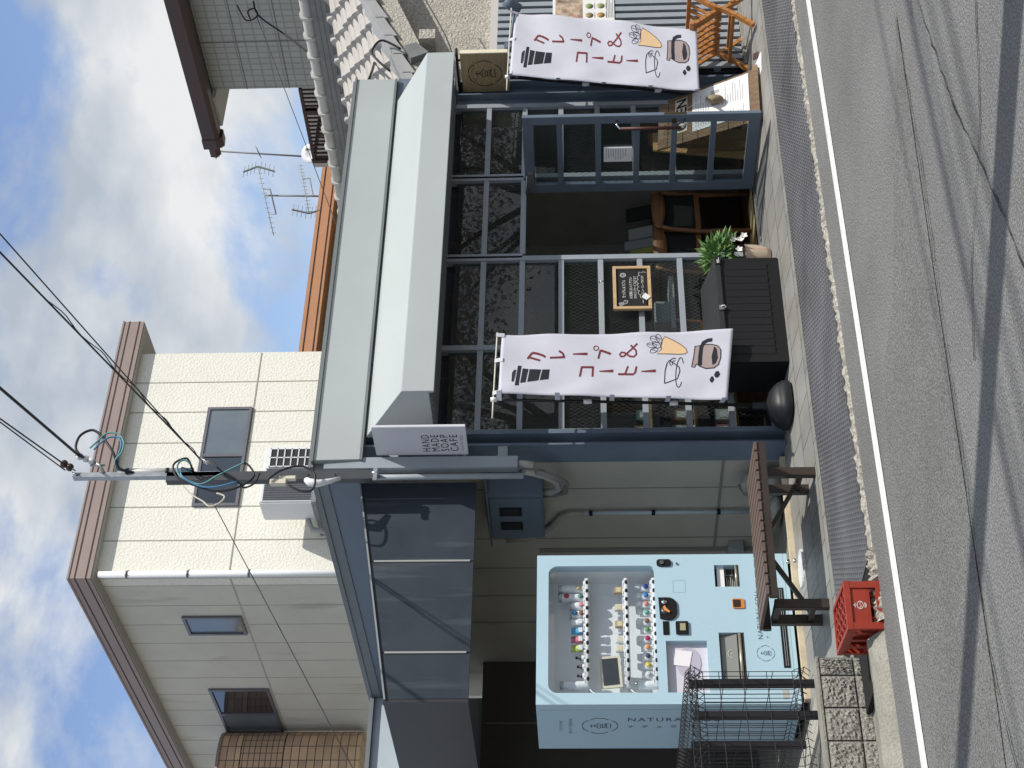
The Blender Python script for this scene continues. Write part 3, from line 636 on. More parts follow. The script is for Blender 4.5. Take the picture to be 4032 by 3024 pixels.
# kawara-roofed house
hC = thing('tile_roof_house', (13.5, 9.7, 0), 'old house with wavy pale clay roof tiles and sand plastered gable', 'house')
YF = 9.62
mb = MB(); mb.add([(10.78,YF+.18,2.33),(18.0,YF+.18,2.33),(18.0,YF+.18,2.85),(14.0,YF+.18,4.16),(10.78,YF+.18,2.98),(10.78,YF+.5,2.33),(18.0,YF+.5,2.33),(18.0,YF+.5,2.85),(14.0,YF+.5,4.16),(10.78,YF+.5,2.98)],
   [(0,1,2,3,4),(9,8,7,6,5),(0,5,6,1),(1,6,7,2),(2,7,8,3),(3,8,9,4),(4,9,5,0)]); mb.build('gable_wall', stuccor, hC)
mb = MB(); mb.box(10.80, 18.0, YF+.60, 17, 0, 2.9); mb.build('wall', stuccor, hC)
sl = .386; zr = 4.24
def roofz(x): return zr-sl*(14.0-x)
tp = MB(); per = .30; cl = .28
def tilefn(u, v):
    x = 14.0-3.6*u; y = YF-.06+7.5*v
    ph = (y-YF)/per; fr = ph-math.floor(ph)
    wave = .046*math.sin(6.28318*fr)+.018*math.sin(12.566*fr)
    c = (14.0-x)/cl; step = (c-math.floor(c))*.058
    return (x, y, roofz(x)+wave+.055+step-.02)
tp.grid(tilefn, 180, 260, False); tp.build('roof', kawara, hC)
mb = MB()     # verge tiles and barge board on the street side
for i in range(13):
    a = 14.0-.26*i; b = a-.27
    mb.hexa([(b,YF-.16,roofz(b)-.06),(a,YF-.16,roofz(a)-.02),(a,YF-.045,roofz(a)-.02),(b,YF-.045,roofz(b)-.06),(b,YF-.16,roofz(b)+.055),(a,YF-.16,roofz(a)+.085),(a,YF+.10,roofz(a)+.105),(b,YF+.10,roofz(b)+.075)])
mb.build('verge_tile', M('verge_grey', (.34,.345,.34), .5, var=.12, vscale=4), hC)
mb = MB(); mb.hexa([(10.5,YF-.12,roofz(10.5)-.24),(14,YF-.12,roofz(14)-.24),(14,YF-.06,roofz(14)-.24),(10.5,YF-.06,roofz(10.5)-.24),(10.5,YF-.12,roofz(10.5)-.062),(14,YF-.12,roofz(14)-.062),(14,YF-.06,roofz(14)-.062),(10.5,YF-.06,roofz(10.5)-.062)])
mb.hexa([(10.5,YF-.06,roofz(10.5)-.10),(14,YF-.06,roofz(14)-.10),(14,YF+.2,roofz(14)-.10),(10.5,YF+.2,roofz(10.5)-.10),(10.5,YF-.06,roofz(10.5)-.062),(14,YF-.06,roofz(14)-.062),(14,YF+.2,roofz(14)-.062),(10.5,YF+.2,roofz(10.5)-.062)])
mb.build('barge_board', stuccor, hC)
bx_ = 11.33; zb = roofz(bx_)-.25
mb = MB(); mb.box(bx_-.065, bx_+.065, YF-.22, YF+.2, zb-.15, zb); mb.build('purlin_end', stuccor, hC)
mb = MB()     # noshi courses under the ridge
for k in range(4): mb.box(13.86-.012*(3-k), 14.14+.012*(3-k), YF-.05, 16.0, zr-.02+k*.062, zr+.036+k*.062)
mb.build('ridge_course', kawaradk, hC)
mb = MB(); mb.tube([(14.0,YF-.1,zr+.30),(14.0,16.0,zr+.30)], .075, 12)
for i in range(22): mb.tube([(14.0,YF-.08+.29*i,zr+.30),(14.0,YF-.035+.29*i,zr+.30)], .098, 12)
mb.build('ridge_tile', M('ridge_pale', (.47,.46,.43), .45, var=.15, vscale=6), hC)
mb = MB(); mb.box(11.0, 18, YF+.10, YF+.18, 2.26, 2.33); mb.build('ledge', M('pale_ledge', (.55,.53,.50), .7), hC)
mb = MB(); mb.box(11.42, 18, YF+.05, YF+.12, 2.06, 2.2); mb.box(11.0, 11.30, YF+.12, YF+.16, 2.06, 2.255); mb.build('lintel', M('wood_pale', (.55,.50,.40), .7, var=.1), hC)
mb = MB(); mb.prism([(11.02,3.02),(11.20,3.09),(11.24,2.98),(11.10,2.86)], 'y', YF-.20, YF-.05); mb.build('verge_end', kawaradk, hC)
# house far behind with a tan eave
hD = thing('tan_eave_house', (19, 20, 0), 'distant pale yellow house with terracotta coloured eave band', 'house')
mb = MB(); mb.box(14.0, 22.0, 20.25, 21, 2, 5.9); mb.build('wall', cream2, hD)
mb = MB(); mb.box(13.0, 21.4, 19.9, 20.3, 5.90, 6.19); e = mb.build('eave_band', orange, hD)
mb = MB()
for z in (5.955, 6.12): mb.box(13.0, 21.4, 19.893, 19.899, z-.009, z+.009)
mb.build('groove', brownline, e)
mb = MB(); mb.hexa([(13,19.95,6.19),(21.4,19.95,6.19),(21.4,25,6.19),(13,25,6.19),(14,21,6.3),(21,21,6.3),(21,25,6.3),(14,25,6.3)]); mb.build('roof', M('grey_roof', (.22,.22,.22), .7), hD)
mb = MB()
for i in range(8): mb.box(14.4+i*.9, 14.42+i*.9, 20.243, 20.249, 2, 5.9)
mb.build('joint', jointm, hD)
# house with the brown railed balcony
hE = thing('railed_balcony_house', (17.6, 15.6, 2), 'pale house with dark brown slatted balcony railing beside grey tiled house', 'house')
mb = MB(); mb.box(17.9, 26, 15.2, 17.5, 2, 5.75); mb.build('wall', M('pale_pink_wall', (.56,.50,.44), .8), hE)
mb = MB()
y0, y1, z0, z1 = 15.05, 16.45, 4.95, 5.535
mb.box(16.98, 17.03, y0, y1, z1-.045, z1); mb.box(16.98, 17.03, y0, y1, z0, z0+.06)
mb.box(16.97, 17.05, y1, y1+.06, z0-.2, z1+.01); mb.box(16.97, 17.05, 15.46, 15.52, z0-.2, z1)
for i in range(18): mb.box(16.99, 17.02, y0+.02+i*.078, y0+.036+i*.078, z0+.06, z1-.045)
mb.build('railing', darkbrown, hE)
mb = MB(); mb.box(17.03, 20.0, y1-.02, y1+.04, z1-.045, z1); mb.box(17.03, 20.0, y1-.02, y1+.04, z0, z0+.06)
for i in range(14): mb.box(17.12+i*.2, 17.14+i*.2, y1, y1+.02, z0+.06, z1-.045)
mb.build('end_railing', darkbrown, hE)
mb = MB(); mb.box(17.06, 17.9, 13.2, y1-.03, z0-.25, z0-.05); mb.build('balcony_floor', M('balcony_slab', (.22,.20,.18), .8), hE)
# ------------------------------------------------------------------ television aerials
def yagi(mb, a, b, n, ln, updir):
    a, b = Vector(a), Vector(b); u = Vector(updir).normalized()
    mb.tube([a, b], .008, 6)
    for i in range(n):
        p = a+(b-a)*(i+.5)/n; mb.tube([p-u*ln/2, p+u*ln/2], .0045, 5)
alu = M('aerial_aluminium', (.30,.30,.29), .5)
aerm = M('aerial_dark', (.16,.16,.16), .5)
def aerial(name, base, top, label, arms, dish=None):
    t = thing(name, base, label, 'antenna', 'television aerials on the far roofs')
    MB().tube([base, top], .016, 8).build('mast', aerm, t)
    for kind, a, b in arms:
        mb = MB()
        if kind == 'u': yagi(mb, a, b, 14, .10, (0, 0, 1))
        elif kind == 'v': yagi(mb, a, b, 3, .22, (.5, -.6, .3))
        elif kind == 'b': yagi(mb, a, b, 3, .13, (0, 0, 1))
        mb.build('director_arm', alu, t)
        if kind == 'u':
            d = (Vector(b)-Vector(a)).normalized(); mb = MB(); q = Vector(b)
            for s in (1, -1):
                e2 = q+d*-.12+Vector((0, 0, .29*s)); mb.beam(q, e2, .025, .025)
                for k in range(4):
                    p = q+(e2-q)*(k+.7)/4; mb.tube([p-Vector((.14,.0,0)), p+Vector((.14,.0,0))], .0045, 5)
            mb.build('reflector', aerm, t)
            mm = (Vector(a)+Vector(b))/2; MB().tube([mm-d*.3, mm-d*.3-Vector((0,0,.13)), mm+d*.25-Vector((0,0,.13)), mm+d*.25], .014, 6).build('stay', alu, t)
    if dish:
        c = Vector(dish); mb = MB()
        n = Vector((-.45, -.75, .35)).normalized(); sx = n.cross(Vector((0,0,1))).normalized(); sz = sx.cross(n)
        vs = [c-n*.06]; fs = []
        for rr, dp in ((.09, .045), (.18, .0)):
            for k in range(20): vs.append(c+sx*rr*math.cos(k*.31416)+sz*rr*1.08*math.sin(k*.31416)-n*dp)
        fs = [(0, 1+k, 1+(k+1) % 20) for k in range(20)]+[(1+k, 21+k, 21+(k+1) % 20, 1+(k+1) % 20) for k in range(20)]
        mb.add(vs, fs, True); mb.build('dish', white, t, solid=.012)
        mb = MB(); mb.tube([c-sz*.18, c+n*.24-sz*.1], .01, 6); mb.sphere(c+n*.25-sz*.08, .03); mb.build('feed_arm', alu, t)
    return t
aerial('tv_aerial', (20.7, 20, 6.2), (20.93, 20, 8.22), 'tall thin aerial mast with satellite dish above brown railing', [('b', (21.18, 20.1, 8.22), (20.62, 19.9, 8.18)), ('v', (21.0, 20.15, 7.46), (20.76, 19.85, 7.42))], (20.62, 19.8, 6.42))
aerial('tv_aerial', (19.70, 20, 5.8), (19.76, 20, 7.2), 'aerial mast with two long ladder shaped arms on the tan house', [('u', (18.87, 20.1, 6.95), (20.30, 19.8, 7.35)), ('u', (20.65, 20.1, 6.66), (19.2, 19.9, 6.32))])
# ------------------------------------------------------------------ vending machine
VX0, VX1, VY, VY1 = 4.69, 5.855, 9.626, 10.32
vm = thing('vending_machine', (5.27, 9.97, 0), 'pale blue soap vending machine with wide display window', 'vending machine')
mb = MB(); mb.box(VX0, VX1, VY1-.02, VY1, .055, 1.83); mb.box(VX0, VX0+.02, VY+.085, VY1-.02, .055, 1.83); mb.box(VX1-.02, VX1, VY+.085, VY1-.02, .055, 1.83)
mb.box(VX0+.02, VX1-.02, VY+.085, VY1-.02, 1.81, 1.83); mb.box(VX0+.02, VX1-.02, VY+.085, VY1-.02, .055, .08); mb.box(VX0+.02, VX1-.02, VY+.085, VY+.1, .08, 1.0)
mb.build('body', skyblued, vm)
WX0, WX1, WZ0, WZ1 = 4.775, 5.765, 1.0, 1.748
mb = MB()
mb.box(VX0, WX0, VY, VY+.08, .085, 1.83); mb.box(WX1, VX1, VY, VY+.08, .085, 1.83); mb.box(WX0, WX1, VY, VY+.08, WZ1, 1.83)
rec = [(4.86,5.226,.402,.575), (5.588,5.785,.402,.575), (4.768,5.165,.66,.94)]   # delivery hatch, change hatch, poster recess
xsx = sorted({WX0, WX1}|{v for r_ in rec for v in r_[:2]}); zsx = sorted({.085, WZ0}|{v for r_ in rec for v in r_[2:]})
for a, b in zip(xsx, xsx[1:]):
    if b <= WX0 or a >= WX1: continue
    for c_, d_ in zip(zsx, zsx[1:]):
        if any(r_[0] <= a+1e-6 and b <= r_[1]+1e-6 and r_[2] <= c_+1e-6 and d_ <= r_[3]+1e-6 for r_ in rec): continue
        mb.box(a, b, VY, VY+.08, c_, d_)
mb.box(4.768, WX0, VY, VY+.08, .0851, .0852)
for cx, cz, sx, sz in ((WX0, WZ1, 1, -1), (WX1, WZ1, -1, -1), (WX0, WZ0, 1, 1), (WX1, WZ0, -1, 1)):   # rounded window corners
    r_ = .065 if sz < 0 else .04
    pl = [(cx, cz)]+[(cx+sx*r_*(1-math.sin(R(90*i/8))), cz+sz*r_*(1-math.cos(R(90*i/8)))) for i in range(9)]
    mb.prism(pl, 'y', VY+.0005, VY+.079)
panel = mb.build('front_panel', skyblue, vm)
# recess behind the glass
mb = MB(); mb.box(WX0-.02, WX1+.02, VY+.26, VY+.27, WZ0-.03, WZ1+.03); mb.box(WX0-.02, WX0-.005, VY+.085, VY+.26, WZ0-.03, WZ1+.03); mb.box(WX1+.005, WX1+.02, VY+.085, VY+.26, WZ0-.03, WZ1+.03)
mb.box(WX0-.005, WX1+.005, VY+.085, VY+.26, WZ1+.01, WZ1+.03); mb.box(WX0-.005, WX1+.005, VY+.085, VY+.26, WZ0-.03, WZ0-.005)
mb.build('display_box', M('display_back', (.86,.88,.90), .5, var=.05), vm)
Box(WX0-.01, WX1+.01, VY+.030, VY+.034, WZ0-.01, WZ1+.01).build('display_glass', vglass, vm)
SH = [1.478, 1.200, 1.005]
for z in SH:
    mb = MB(); mb.box(WX0+.0, WX1-.0, VY+.085, VY+.255, z-.006, z); sh_ = mb.build('shelf', vglass, vm)
    MB().tube([(4.85,VY+.072,z-.0),(5.70,VY+.072,z-.0)], .0165, 10).build('button_rail', white, sh_)
    for i in range(12):
        x = 5.665-.0687*i; mb = MB(); mb.lathe([(.0001,0),(.013,.001),(.017,.004),(.017,.006)], (0,0,0), 14)
        mb.v = [(x+p[0], VY+.052+p[2], z+p[1]*.62) for p in mb.v]; mb.build('button', blackm, sh_)
    mb = MB()
    for i in range(12): x = 5.665-.0687*i; mb.box(x-.028, x+.028, VY+.082, VY+.0845, z+.003, z+.027)
    mb.build('price_strip', whitep, sh_)
    it = []
    for i in range(12):
        x = 5.665-.0687*i
        for k in range(2): it += stroke([(x-.022, z+.019-.009*k), (x-.022+.03*random.uniform(.6, 1.2), z+.019-.009*k)], .0035)
    put2d(MB(), it, (0, VY+.082, 0), (1,0,0), (0,0,1), .0006, (0,-1,0)).build('lettering', inkblue, sh_)
def vpart(name, poly, mat, d=.006, par=None, y=None): return MB().prism(poly, 'y', (VY if y is None else y)-d, (VY if y is None else y)-.0005).build(name, mat, par or vm)
vpart('lock_plate', rrect(5.755, 5.81, .878, .98, .02), blackm, .012)
mb = MB(); mb.lathe([(.0001,0),(.016,0),(.016,.008)], (0,0,0), 16); mb.v = [(5.782+p[0], VY-.013-p[2], .945+p[1]) for p in mb.v]; mb.build('lock', chrome, vm)
mb = MB(); mb.lathe([(.0001,0),(.009,0),(.009,.008)], (0,0,0), 12); mb.v = [(5.776+p[0], VY-.001-p[2], .838+p[1]) for p in mb.v]; mb.build('stud', chrome, vm)
for sg in ([(5.545,.785),(5.642,.785),(5.642,.871),(5.545,.871)],):
    put2d(MB(), stroke(sg, .0025, True), (0, VY, 0), (1,0,0), (0,0,1), .0012, (0,-1,0)).build('seam', M('seam_blue', (.26,.40,.48), .5), vm)
coin = [(5.335,.972)]+[(5.50,.979)]+arc(5.44, .915, .06, .064, 0, -90, 6)+arc(5.385, .915, .062, .064, -90, -180, 6)
cp = vpart('coin_plate', coin, blackm, .012)
def disc(name, x, z, r_, mat, y, d=.008, par=None, n=18):
    mb = MB(); mb.lathe([(.0001,0),(r_,0),(r_,d),(.0001,d)], (0,0,0), n); mb.v = [(x+p[0], y-p[2], z+p[1]) for p in mb.v]; return mb.build(name, mat, par or vm)
disc('coin_slot', 5.462, .940, .019, chrome, VY-.012, par=cp); disc('lever_well', 5.395, .935, .031, M('well_grey', (.05,.05,.055), .3), VY-.012, .004, par=cp)
MB().prism([(5.418,.948),(5.43,.938),(5.405,.926),(5.383,.902),(5.372,.908),(5.392,.94)], 'y', VY-.026, VY-.0165).build('lever', M('orange_lever', (.75,.30,.08), .4), cp)
vpart('display_slot', rrect(5.21, 5.315, .913, .955, .003), M('lcd_dark', (.012,.016,.013), .15), .005)
bs = vpart('bill_slot', rrect(5.212, 5.31, .78, .867, .006), blackm, .014)
MB().box(5.235, 5.29, VY-.020, VY-.0145, .80, .838).build('bill_mouth', M('brass_grey', (.36,.33,.2), .4), bs)
vpart('refund_pocket', rrect(5.412, 5.488, .382, .466, .012), M('orange_plastic', (.62,.22,.05), .4), .008)
rp = vpart('refund_hole', rrect(5.42, 5.480, .408, .460, .008), M('hole_dark', (.03,.015,.008), .6), .009, y=VY-.0005)
for r_, nm in ((rec[0], 'delivery_hatch'), (rec[1], 'change_hatch')):
    mb = MB(); mb.box(r_[0], r_[1], VY+.06, VY+.075, r_[2], r_[3]); mb.box(r_[0], r_[1], VY+.004, VY+.06, r_[2]-.0, r_[2]+.012); h_ = mb.build(nm, M('hatch_dark', (.03,.03,.028), .5), vm)
    if nm == 'delivery_hatch':
        mb = MB(); mb.hexa([(r_[0]+.004,VY+.01,r_[2]+.05),(r_[1]-.004,VY+.01,r_[2]+.05),(r_[1]-.004,VY+.016,r_[2]+.05),(r_[0]+.004,VY+.016,r_[2]+.05),(r_[0]+.004,VY+.04,r_[3]-.01),(r_[1]-.004,VY+.04,r_[3]-.01),(r_[1]-.004,VY+.046,r_[3]-.01),(r_[0]+.004,VY+.046,r_[3]-.01)])
        fl = mb.build('flap', M('flap_smoke', (.22,.22,.20), .12, coat=.5), h_)
        cs = stroke(arc(5.075, .495, .03, .024, 0, 350, 18), .004, True)+stroke([(5.075,.485),(5.075,.505)], .005)
        put2d(MB(), cs, (0, VY+.022, 0), (1,0,0), (0,0,1), .002, (0,-1,0)).build('mark', M('pale_mark', (.55,.56,.46), .5), h_)
        MB().tube([(r_[0]+.003,VY+.01,r_[2]+.03),(r_[1]-.003,VY+.01,r_[2]+.03)], .012, 8).build('lip', M('brass_lip', (.45,.43,.34), .3, metal=.6), h_)
    else:
        MB().box(r_[0]+.004, r_[1]-.004, VY+.03, VY+.058, r_[3]-.07, r_[3]-.02).build('inner_panel', whitep, h_)
        MB().tube([(r_[0]+.003,VY+.01,r_[2]+.02),(r_[1]-.003,VY+.01,r_[2]+.02)], .009, 8).build('lip', M('brass_lip', (.45,.43,.34), .3, metal=.6), h_)
        it = []
        for k in range(5): it += stroke([(5.61, .485-.013*k), (5.61+.09*random.uniform(.6,1), .485-.013*k)], .0035)
        put2d(MB(), it+stroke([(5.715,.445),(5.765,.445),(5.765,.492),(5.715,.492)], .003, True), (0, VY+.0595, 0), (1,0,0), (0,0,1), .0005, (0,-1,0)).build('mark', M('pale_mark', (.55,.56,.46), .5), h_)
r_ = rec[2]
mb = MB(); mb.box(r_[0], r_[1], VY+.045, VY+.05, r_[2], r_[3]); po = mb.build('poster_panel', M('poster_grey', (.60,.58,.64), .5), vm)
MB().prism(arc(5.02, .79, .115, .085, 0, 345, 24), 'y', VY+.040, VY+.0447).build('dish_print', M('mauve_print', (.46,.43,.52), .5), po)
MB().prism([(5.00,.895),(5.115,.875),(5.10,.76),(4.985,.785)], 'y', VY+.036, VY+.0395).build('soap_print', M('soap_print', (.80,.78,.80), .5), po)
mb = MB(); mb.box(4.955, 5.575, VY-.004, VY-.0005, .105, .150); vt = mb.build('vent', blackm, vm)
mb = MB()
for z in (.117, .131): mb.box(4.965, 5.565, VY-.008, VY-.0042, z, z+.004)
mb.build('louvre', M('louvre_grey', (.25,.27,.28), .4), vt)
MB().box(VX0+.03, VX1-.03, VY+.03, VY+.6, .02, .054).build('base', blackm, vm)
mb = MB(); mb.box(VX0+.0, VX1-.0, VY+.001, VY+.084, .0555, .083); mb.build('kick_panel', skyblue, vm)
mb = MB(); mb.tube([(5.765,VY-.03,.07),(5.765,VY-.03,.02)], .010, 10); mb.lathe([(.03,0),(.032,.012),(.022,.02),(.012,.022)], (5.765,VY-.03,.003), 18); mb.build('foot', chrome, vm)
vpart('plate_sticker', rrect(4.725, 4.795, .137, .176, .003), M('sticker_grey', (.42,.42,.38), .5), .002)
# emblem and lettering on the front and on the left side
it = [[(p[0], p[1]) for p in q] for q in crest(.06)]
put2d(MB(), it, (5.065, VY, .264), (1,0,0), (0,0,1), .0012, (0,-1,0)).build('emblem', inkblue, vm)
tx = [shift2d(text2d('NATURAL SOU', .050, 1.15), 5.170, .272), shift2d(text2d('ナ  チ  ュ  ラ  ル', .026, 1.3), 5.176, .232)]
put2d(MB(), tx, (0, VY, 0), (1,0,0), (0,0,1), .0012, (0,-1,0)).build('lettering', inkblue, vm)
sd = MB(); put2d(sd, crest(.123), (VX0, 9.955, 1.40), (0,-1,0), (0,0,1), .0015, (-1,0,0)); sd.build('side_emblem', inkblue, vm)
t1 = text2d('NATURAL SOU', .078, 1.22); t2 = text2d('ナ チ ュ ラ ル ソ ウ', .046, 1.45)
t3 = text2d('ワクワクの', .032, 1.1, align='CENTER'); t4 = text2d('手づくり石けん', .032, 1.08, align='CENTER')
sd = MB()
w1 = width2d(t1[0]); k1 = .63/w1
put2d(sd, [([(p[0]*k1, p[1]) for p in t1[0]], t1[1])], (VX0, 9.885, 1.215), (0,0,-1), (0,-1,0), .0015, (-1,0,0))
w2 = width2d(t2[0]); k2 = .62/w2
put2d(sd, [([(p[0]*k2, p[1]) for p in t2[0]], t2[1])], (VX0, 9.985, 1.215), (0,0,-1), (0,-1,0), .0015, (-1,0,0))
put2d(sd, [t3], (VX0, 9.955, 1.655), (0,-1,0), (0,0,1), .0015, (-1,0,0)); put2d(sd, [t4], (VX0, 9.955, 1.590), (0,-1,0), (0,0,1), .0015, (-1,0,0))
sd.build('side_lettering', inkblue, vm)
# goods in the window: every packet and jar is a thing
def colm(n, c): return M('print_'+n, c, .5, var=.08, vscale=12)
pouch = M('clear_pouch', (.78,.80,.82), .25, spec=.6, var=.12, vscale=25)
lidm = M('jar_lid', (.45,.47,.48), .25, metal=.5)
def slotx(i): return 5.665-.0687*i
def jar(i, z, h, label, fills, r_=.03):
    x = slotx(i); t = thing('soap_jar', (x, VY+.16, z), label, 'jar', 'soap jars in the vending window')
    MB().lathe([(r_,0),(r_+.001,h*.1),(r_+.001,h*.85),(r_*.9,h*.88)], (x, VY+.16, z), 16).build('jar_body', pouch, t)
    MB().lathe([(r_+.002,h*.88),(r_+.002,h)], (x, VY+.16, z), 16).build('lid', lidm, t)
    for k, (c, zz) in enumerate(fills):
        mb = MB(); mb.lathe([(.0001,0),(.019,0),(.019,.004),(.0001,.004)], (0,0,0), 14); mb.v = [(x+p[0], VY+.129-p[2], z+zz+p[1]) for p in mb.v]; mb.build('paper_disc', c, t)
CR, CG, CP, CB, CBR = colm('red', (.45,.05,.07)), colm('green', (.10,.25,.17)), colm('pink', (.72,.28,.30)), colm('blue', (.03,.17,.36)), colm('brown', (.25,.11,.06))
jar(0, SH[0], .205, 'tall white jar with beige label, top right of vending display', [(colm('beige', (.6,.48,.3)), .06)])
jar(1, SH[0], .205, 'tall jar with red and green discs in vending display', [(CR, .145), (CG, .045)])
jar(2, SH[0], .125, 'small jar with pink fill in vending display', [(CP, .04)])
jar(3, SH[0], .125, 'small jar with blue and brown discs in vending display', [(CB, .088), (CBR, .04)])
jar(11, SH[0], .195, 'tall white jar at far left of top vending shelf', [])
jar(11, SH[2], .15, 'clear jar at far left of lowest vending shelf', [])
def packet(i, z, h, label, mat, shape='pouch', w=.052):
    x = slotx(i); t = thing('soap_packet', (x, VY+.15, z), label, 'packet', 'soap packets in the vending window')
    if shape == 'pouch':
        mb = MB(); mb.grid(lambda u, v: (x-w/2+w*u, VY+.145-.018*math.sin(math.pi*u)*math.sin(math.pi*min(1, v*1.15))+random.uniform(-.002,.002), z+h*v), 6, 7); mb.build('pouch', mat, t, solid=.004)
        MB().box(x-w*.36, x+w*.36, VY+.1205, VY+.1225, z+h*.30, z+h*.56).build('paper_label', whitep, t)
    else:
        MB().lathe([(.018,0),(.018,h*.62),(.008,h*.7),(.008,h*.86)], (x, VY+.15, z), 12).build('bottle', mat, t)
        MB().lathe([(.010,h*.86),(.010,h)], (x, VY+.15, z), 12).build('cap', blackm, t)
        MB().lathe([(.0185,h*.15),(.0185,h*.5)], (x, VY+.15, z), 12).build('paper_label', whitep, t)
packet(4, SH[0], .115, 'clear packet with white label beside blue pouch', pouch)
packet(5, SH[0], .112, 'bright blue pouch on the top vending shelf', colm('skyblue', (.08,.38,.62)))
packet(6, SH[0], .115, 'red and pink floral pouch on the top vending shelf', M('floral_red', (.62,.16,.22), .5, var=.9, vscale=45))
packet(7, SH[0], .115, 'yellow green floral pouch on the top vending shelf', M('floral_green', (.45,.55,.13), .5, var=.7, vscale=45))
packet(8, SH[0], .085, 'dark bottle next to the yellow green pouch', colm('darkbottle', (.05,.06,.07)), 'bottle')
packet(9, SH[0], .075, 'brown bottle with white label, middle of three bottles', colm('plum', (.08,.04,.07)), 'bottle')
packet(10, SH[0], .075, 'dark violet bottle nearest the tall white jar', colm('violet', (.05,.03,.08)), 'bottle')
def soapbox(x, label, mat):
    t = thing('soap_box', (x, VY+.14, SH[1]+.01), label, 'soap box', 'soap bars on the middle vending shelf')
    Box(x-.026, x+.026, VY+.13, VY+.155, SH[1]+.022, SH[1]+.082).build('carton', mat, t, bevel=.003)
    MB().box(x-.018, x+.018, VY+.1275, VY+.1295, SH[1]+.035, SH[1]+.068).build('paper_label', M('kraft_label', (.70,.60,.42), .7), t)
    Box(x-.03, x+.03, VY+.12, VY+.165, SH[1]+.001, SH[1]+.0215).build('stand', pouch, t)
kraft = M('kraft_card', (.50,.35,.19), .7, var=.1)
soapbox(5.645, 'brown soap carton at the right of middle vending shelf', kraft)
soapbox(5.505, 'brown edged white soap carton, second on middle vending shelf', M('pale_card', (.68,.62,.52), .6))
soapbox(5.372, 'golden brown soap carton nearest the white soap bars', kraft)
soapbox(5.252, 'white soap bar in clear wrap near the golden carton', pouch)
soapbox(5.180, 'white soap bar in clear wrap touching the tablet screen', M('cream_soap', (.72,.70,.64), .5))
DISC = [('navy', (.03,.06,.30)), ('azure', (.03,.22,.52)), ('coral', (.70,.28,.24)), ('turquoise', (.15,.48,.40)), ('chestnut', (.28,.13,.07)), ('green', (.13,.36,.13)), ('crimson', (.50,.03,.12)), ('orange', (.75,.34,.12)), ('charcoal', (.05,.06,.10)), ('yellow', (.70,.55,.05)), ('white', (.62,.63,.64))]
for i, (nm, c) in enumerate(DISC):
    x = slotx(i); z = SH[2]
    t = thing('sample_bag', (x, VY+.15, z), 'clear sample bag with %s disc on the lowest vending shelf' % nm, 'sample bag', 'sample bags on the lowest vending shelf')
    mb = MB(); mb.grid(lambda u, v: (x-.028+.056*u, VY+.145-.016*math.sin(math.pi*u)*math.sin(math.pi*v)+random.uniform(-.003,.003), z+.10*v), 6, 7); mb.build('bag', pouch, t, solid=.003)
    mb = MB(); mb.lathe([(.0001,0),(.0185,0),(.0185,.004),(.0001,.004)], (0,0,0), 16); mb.v = [(x+p[0], VY+.122-p[2], z+.055+p[1]) for p in mb.v]; mb.build('disc', colm('d_'+nm, c), t)
    if i in (0, 1, 2, 3, 4, 6): mb = MB(); mb.lathe([(.0001,0),(.023,0),(.023,.002),(.0001,.002)], (0,0,0), 16); mb.v = [(x+.004+p[0], VY+.135-p[2], z+.108+p[1]*.95) for p in mb.v]; mb.build('round_tag', whitep, t)
tb = thing('tablet_screen', (4.99, VY+.12, SH[1]), 'white framed tablet with black screen leaning in vending display', 'tablet')
mb = MB(); mb.hexa([(4.872,VY+.105,SH[1]+.04),(5.112,VY+.105,SH[1]+.055),(5.112,VY+.12,SH[1]+.055),(4.872,VY+.12,SH[1]+.04),(4.868,VY+.125,SH[1]+.188),(5.108,VY+.125,SH[1]+.198),(5.108,VY+.14,SH[1]+.198),(4.868,VY+.14,SH[1]+.188)]); mb.build('frame', offwhite, tb)
mb = MB(); mb.add([(4.892,VY+.1050,SH[1]+.062),(5.093,VY+.1065,SH[1]+.074),(5.089,VY+.1195,SH[1]+.181),(4.888,VY+.1185,SH[1]+.171)], [(0,1,2,3)]); mb.v = [(p[0], p[1]-.001, p[2]) for p in mb.v]; mb.build('screen', darkpane, tb)
for k, z in enumerate(SH):
    mb = MB(); mb.tube([(4.845,VY+.08,z-.01),(4.82,VY+.08,z-.03),(4.80,VY+.075,z-.06-.01*k),(4.79,VY+.07,max(z-.16, 1.0))], .005, 6)
    tag(mb.build('display_lead', white), ['white lead hanging from the top vending shelf', 'white lead hanging from the middle vending shelf', 'white lead hanging from the lowest vending shelf'][k], 'cable', 'leads inside the vending window')
# ------------------------------------------------------------------ slatted bench in front of the machine
bn = thing('bench', (5.5, 8.93, -.05), 'brown slatted backless bench standing in front of the vending machine', 'bench')
BT = .360
for i in range(15):
    x = 4.94+i*.0757
    Box(x, x+.0655, 8.54, 9.06, BT-.022, BT).build('slat', composite, bn, bevel=.003)
mb = MB(); mb.box(4.93, 6.07, 8.55, 8.58, BT-.075, BT-.0225); mb.box(4.93, 6.07, 9.02, 9.05, BT-.075, BT-.0225); mb.each('rail', brownmetal, bn)
LEGX = ((5.965, -1), (4.985, 1))
for x, sg in LEGX:
    for y in (8.775, 9.00):
        mb = MB(); mb.box(x-.035, x+.03, y-.022, y+.022, gz(y)-.01, BT-.0755); mb.build('leg', brownmetal, bn, bevel=.003)
    mb = MB(); mb.box(x-.02, x+.02, 8.798, 8.977, .02, .055); mb.box(x-.02, x+.02, 8.798, 8.977, BT-.115, BT-.076); mb.each('crossbar', brownmetal, bn)
    mb = MB(); mb.beam((x+sg*.01, 8.89, .045), (x+sg*.40, 8.89, BT-.09), .028, .028); mb.build('brace', brownmetal, bn)
bn.rotation_euler = (0, 0, R(-3.0))
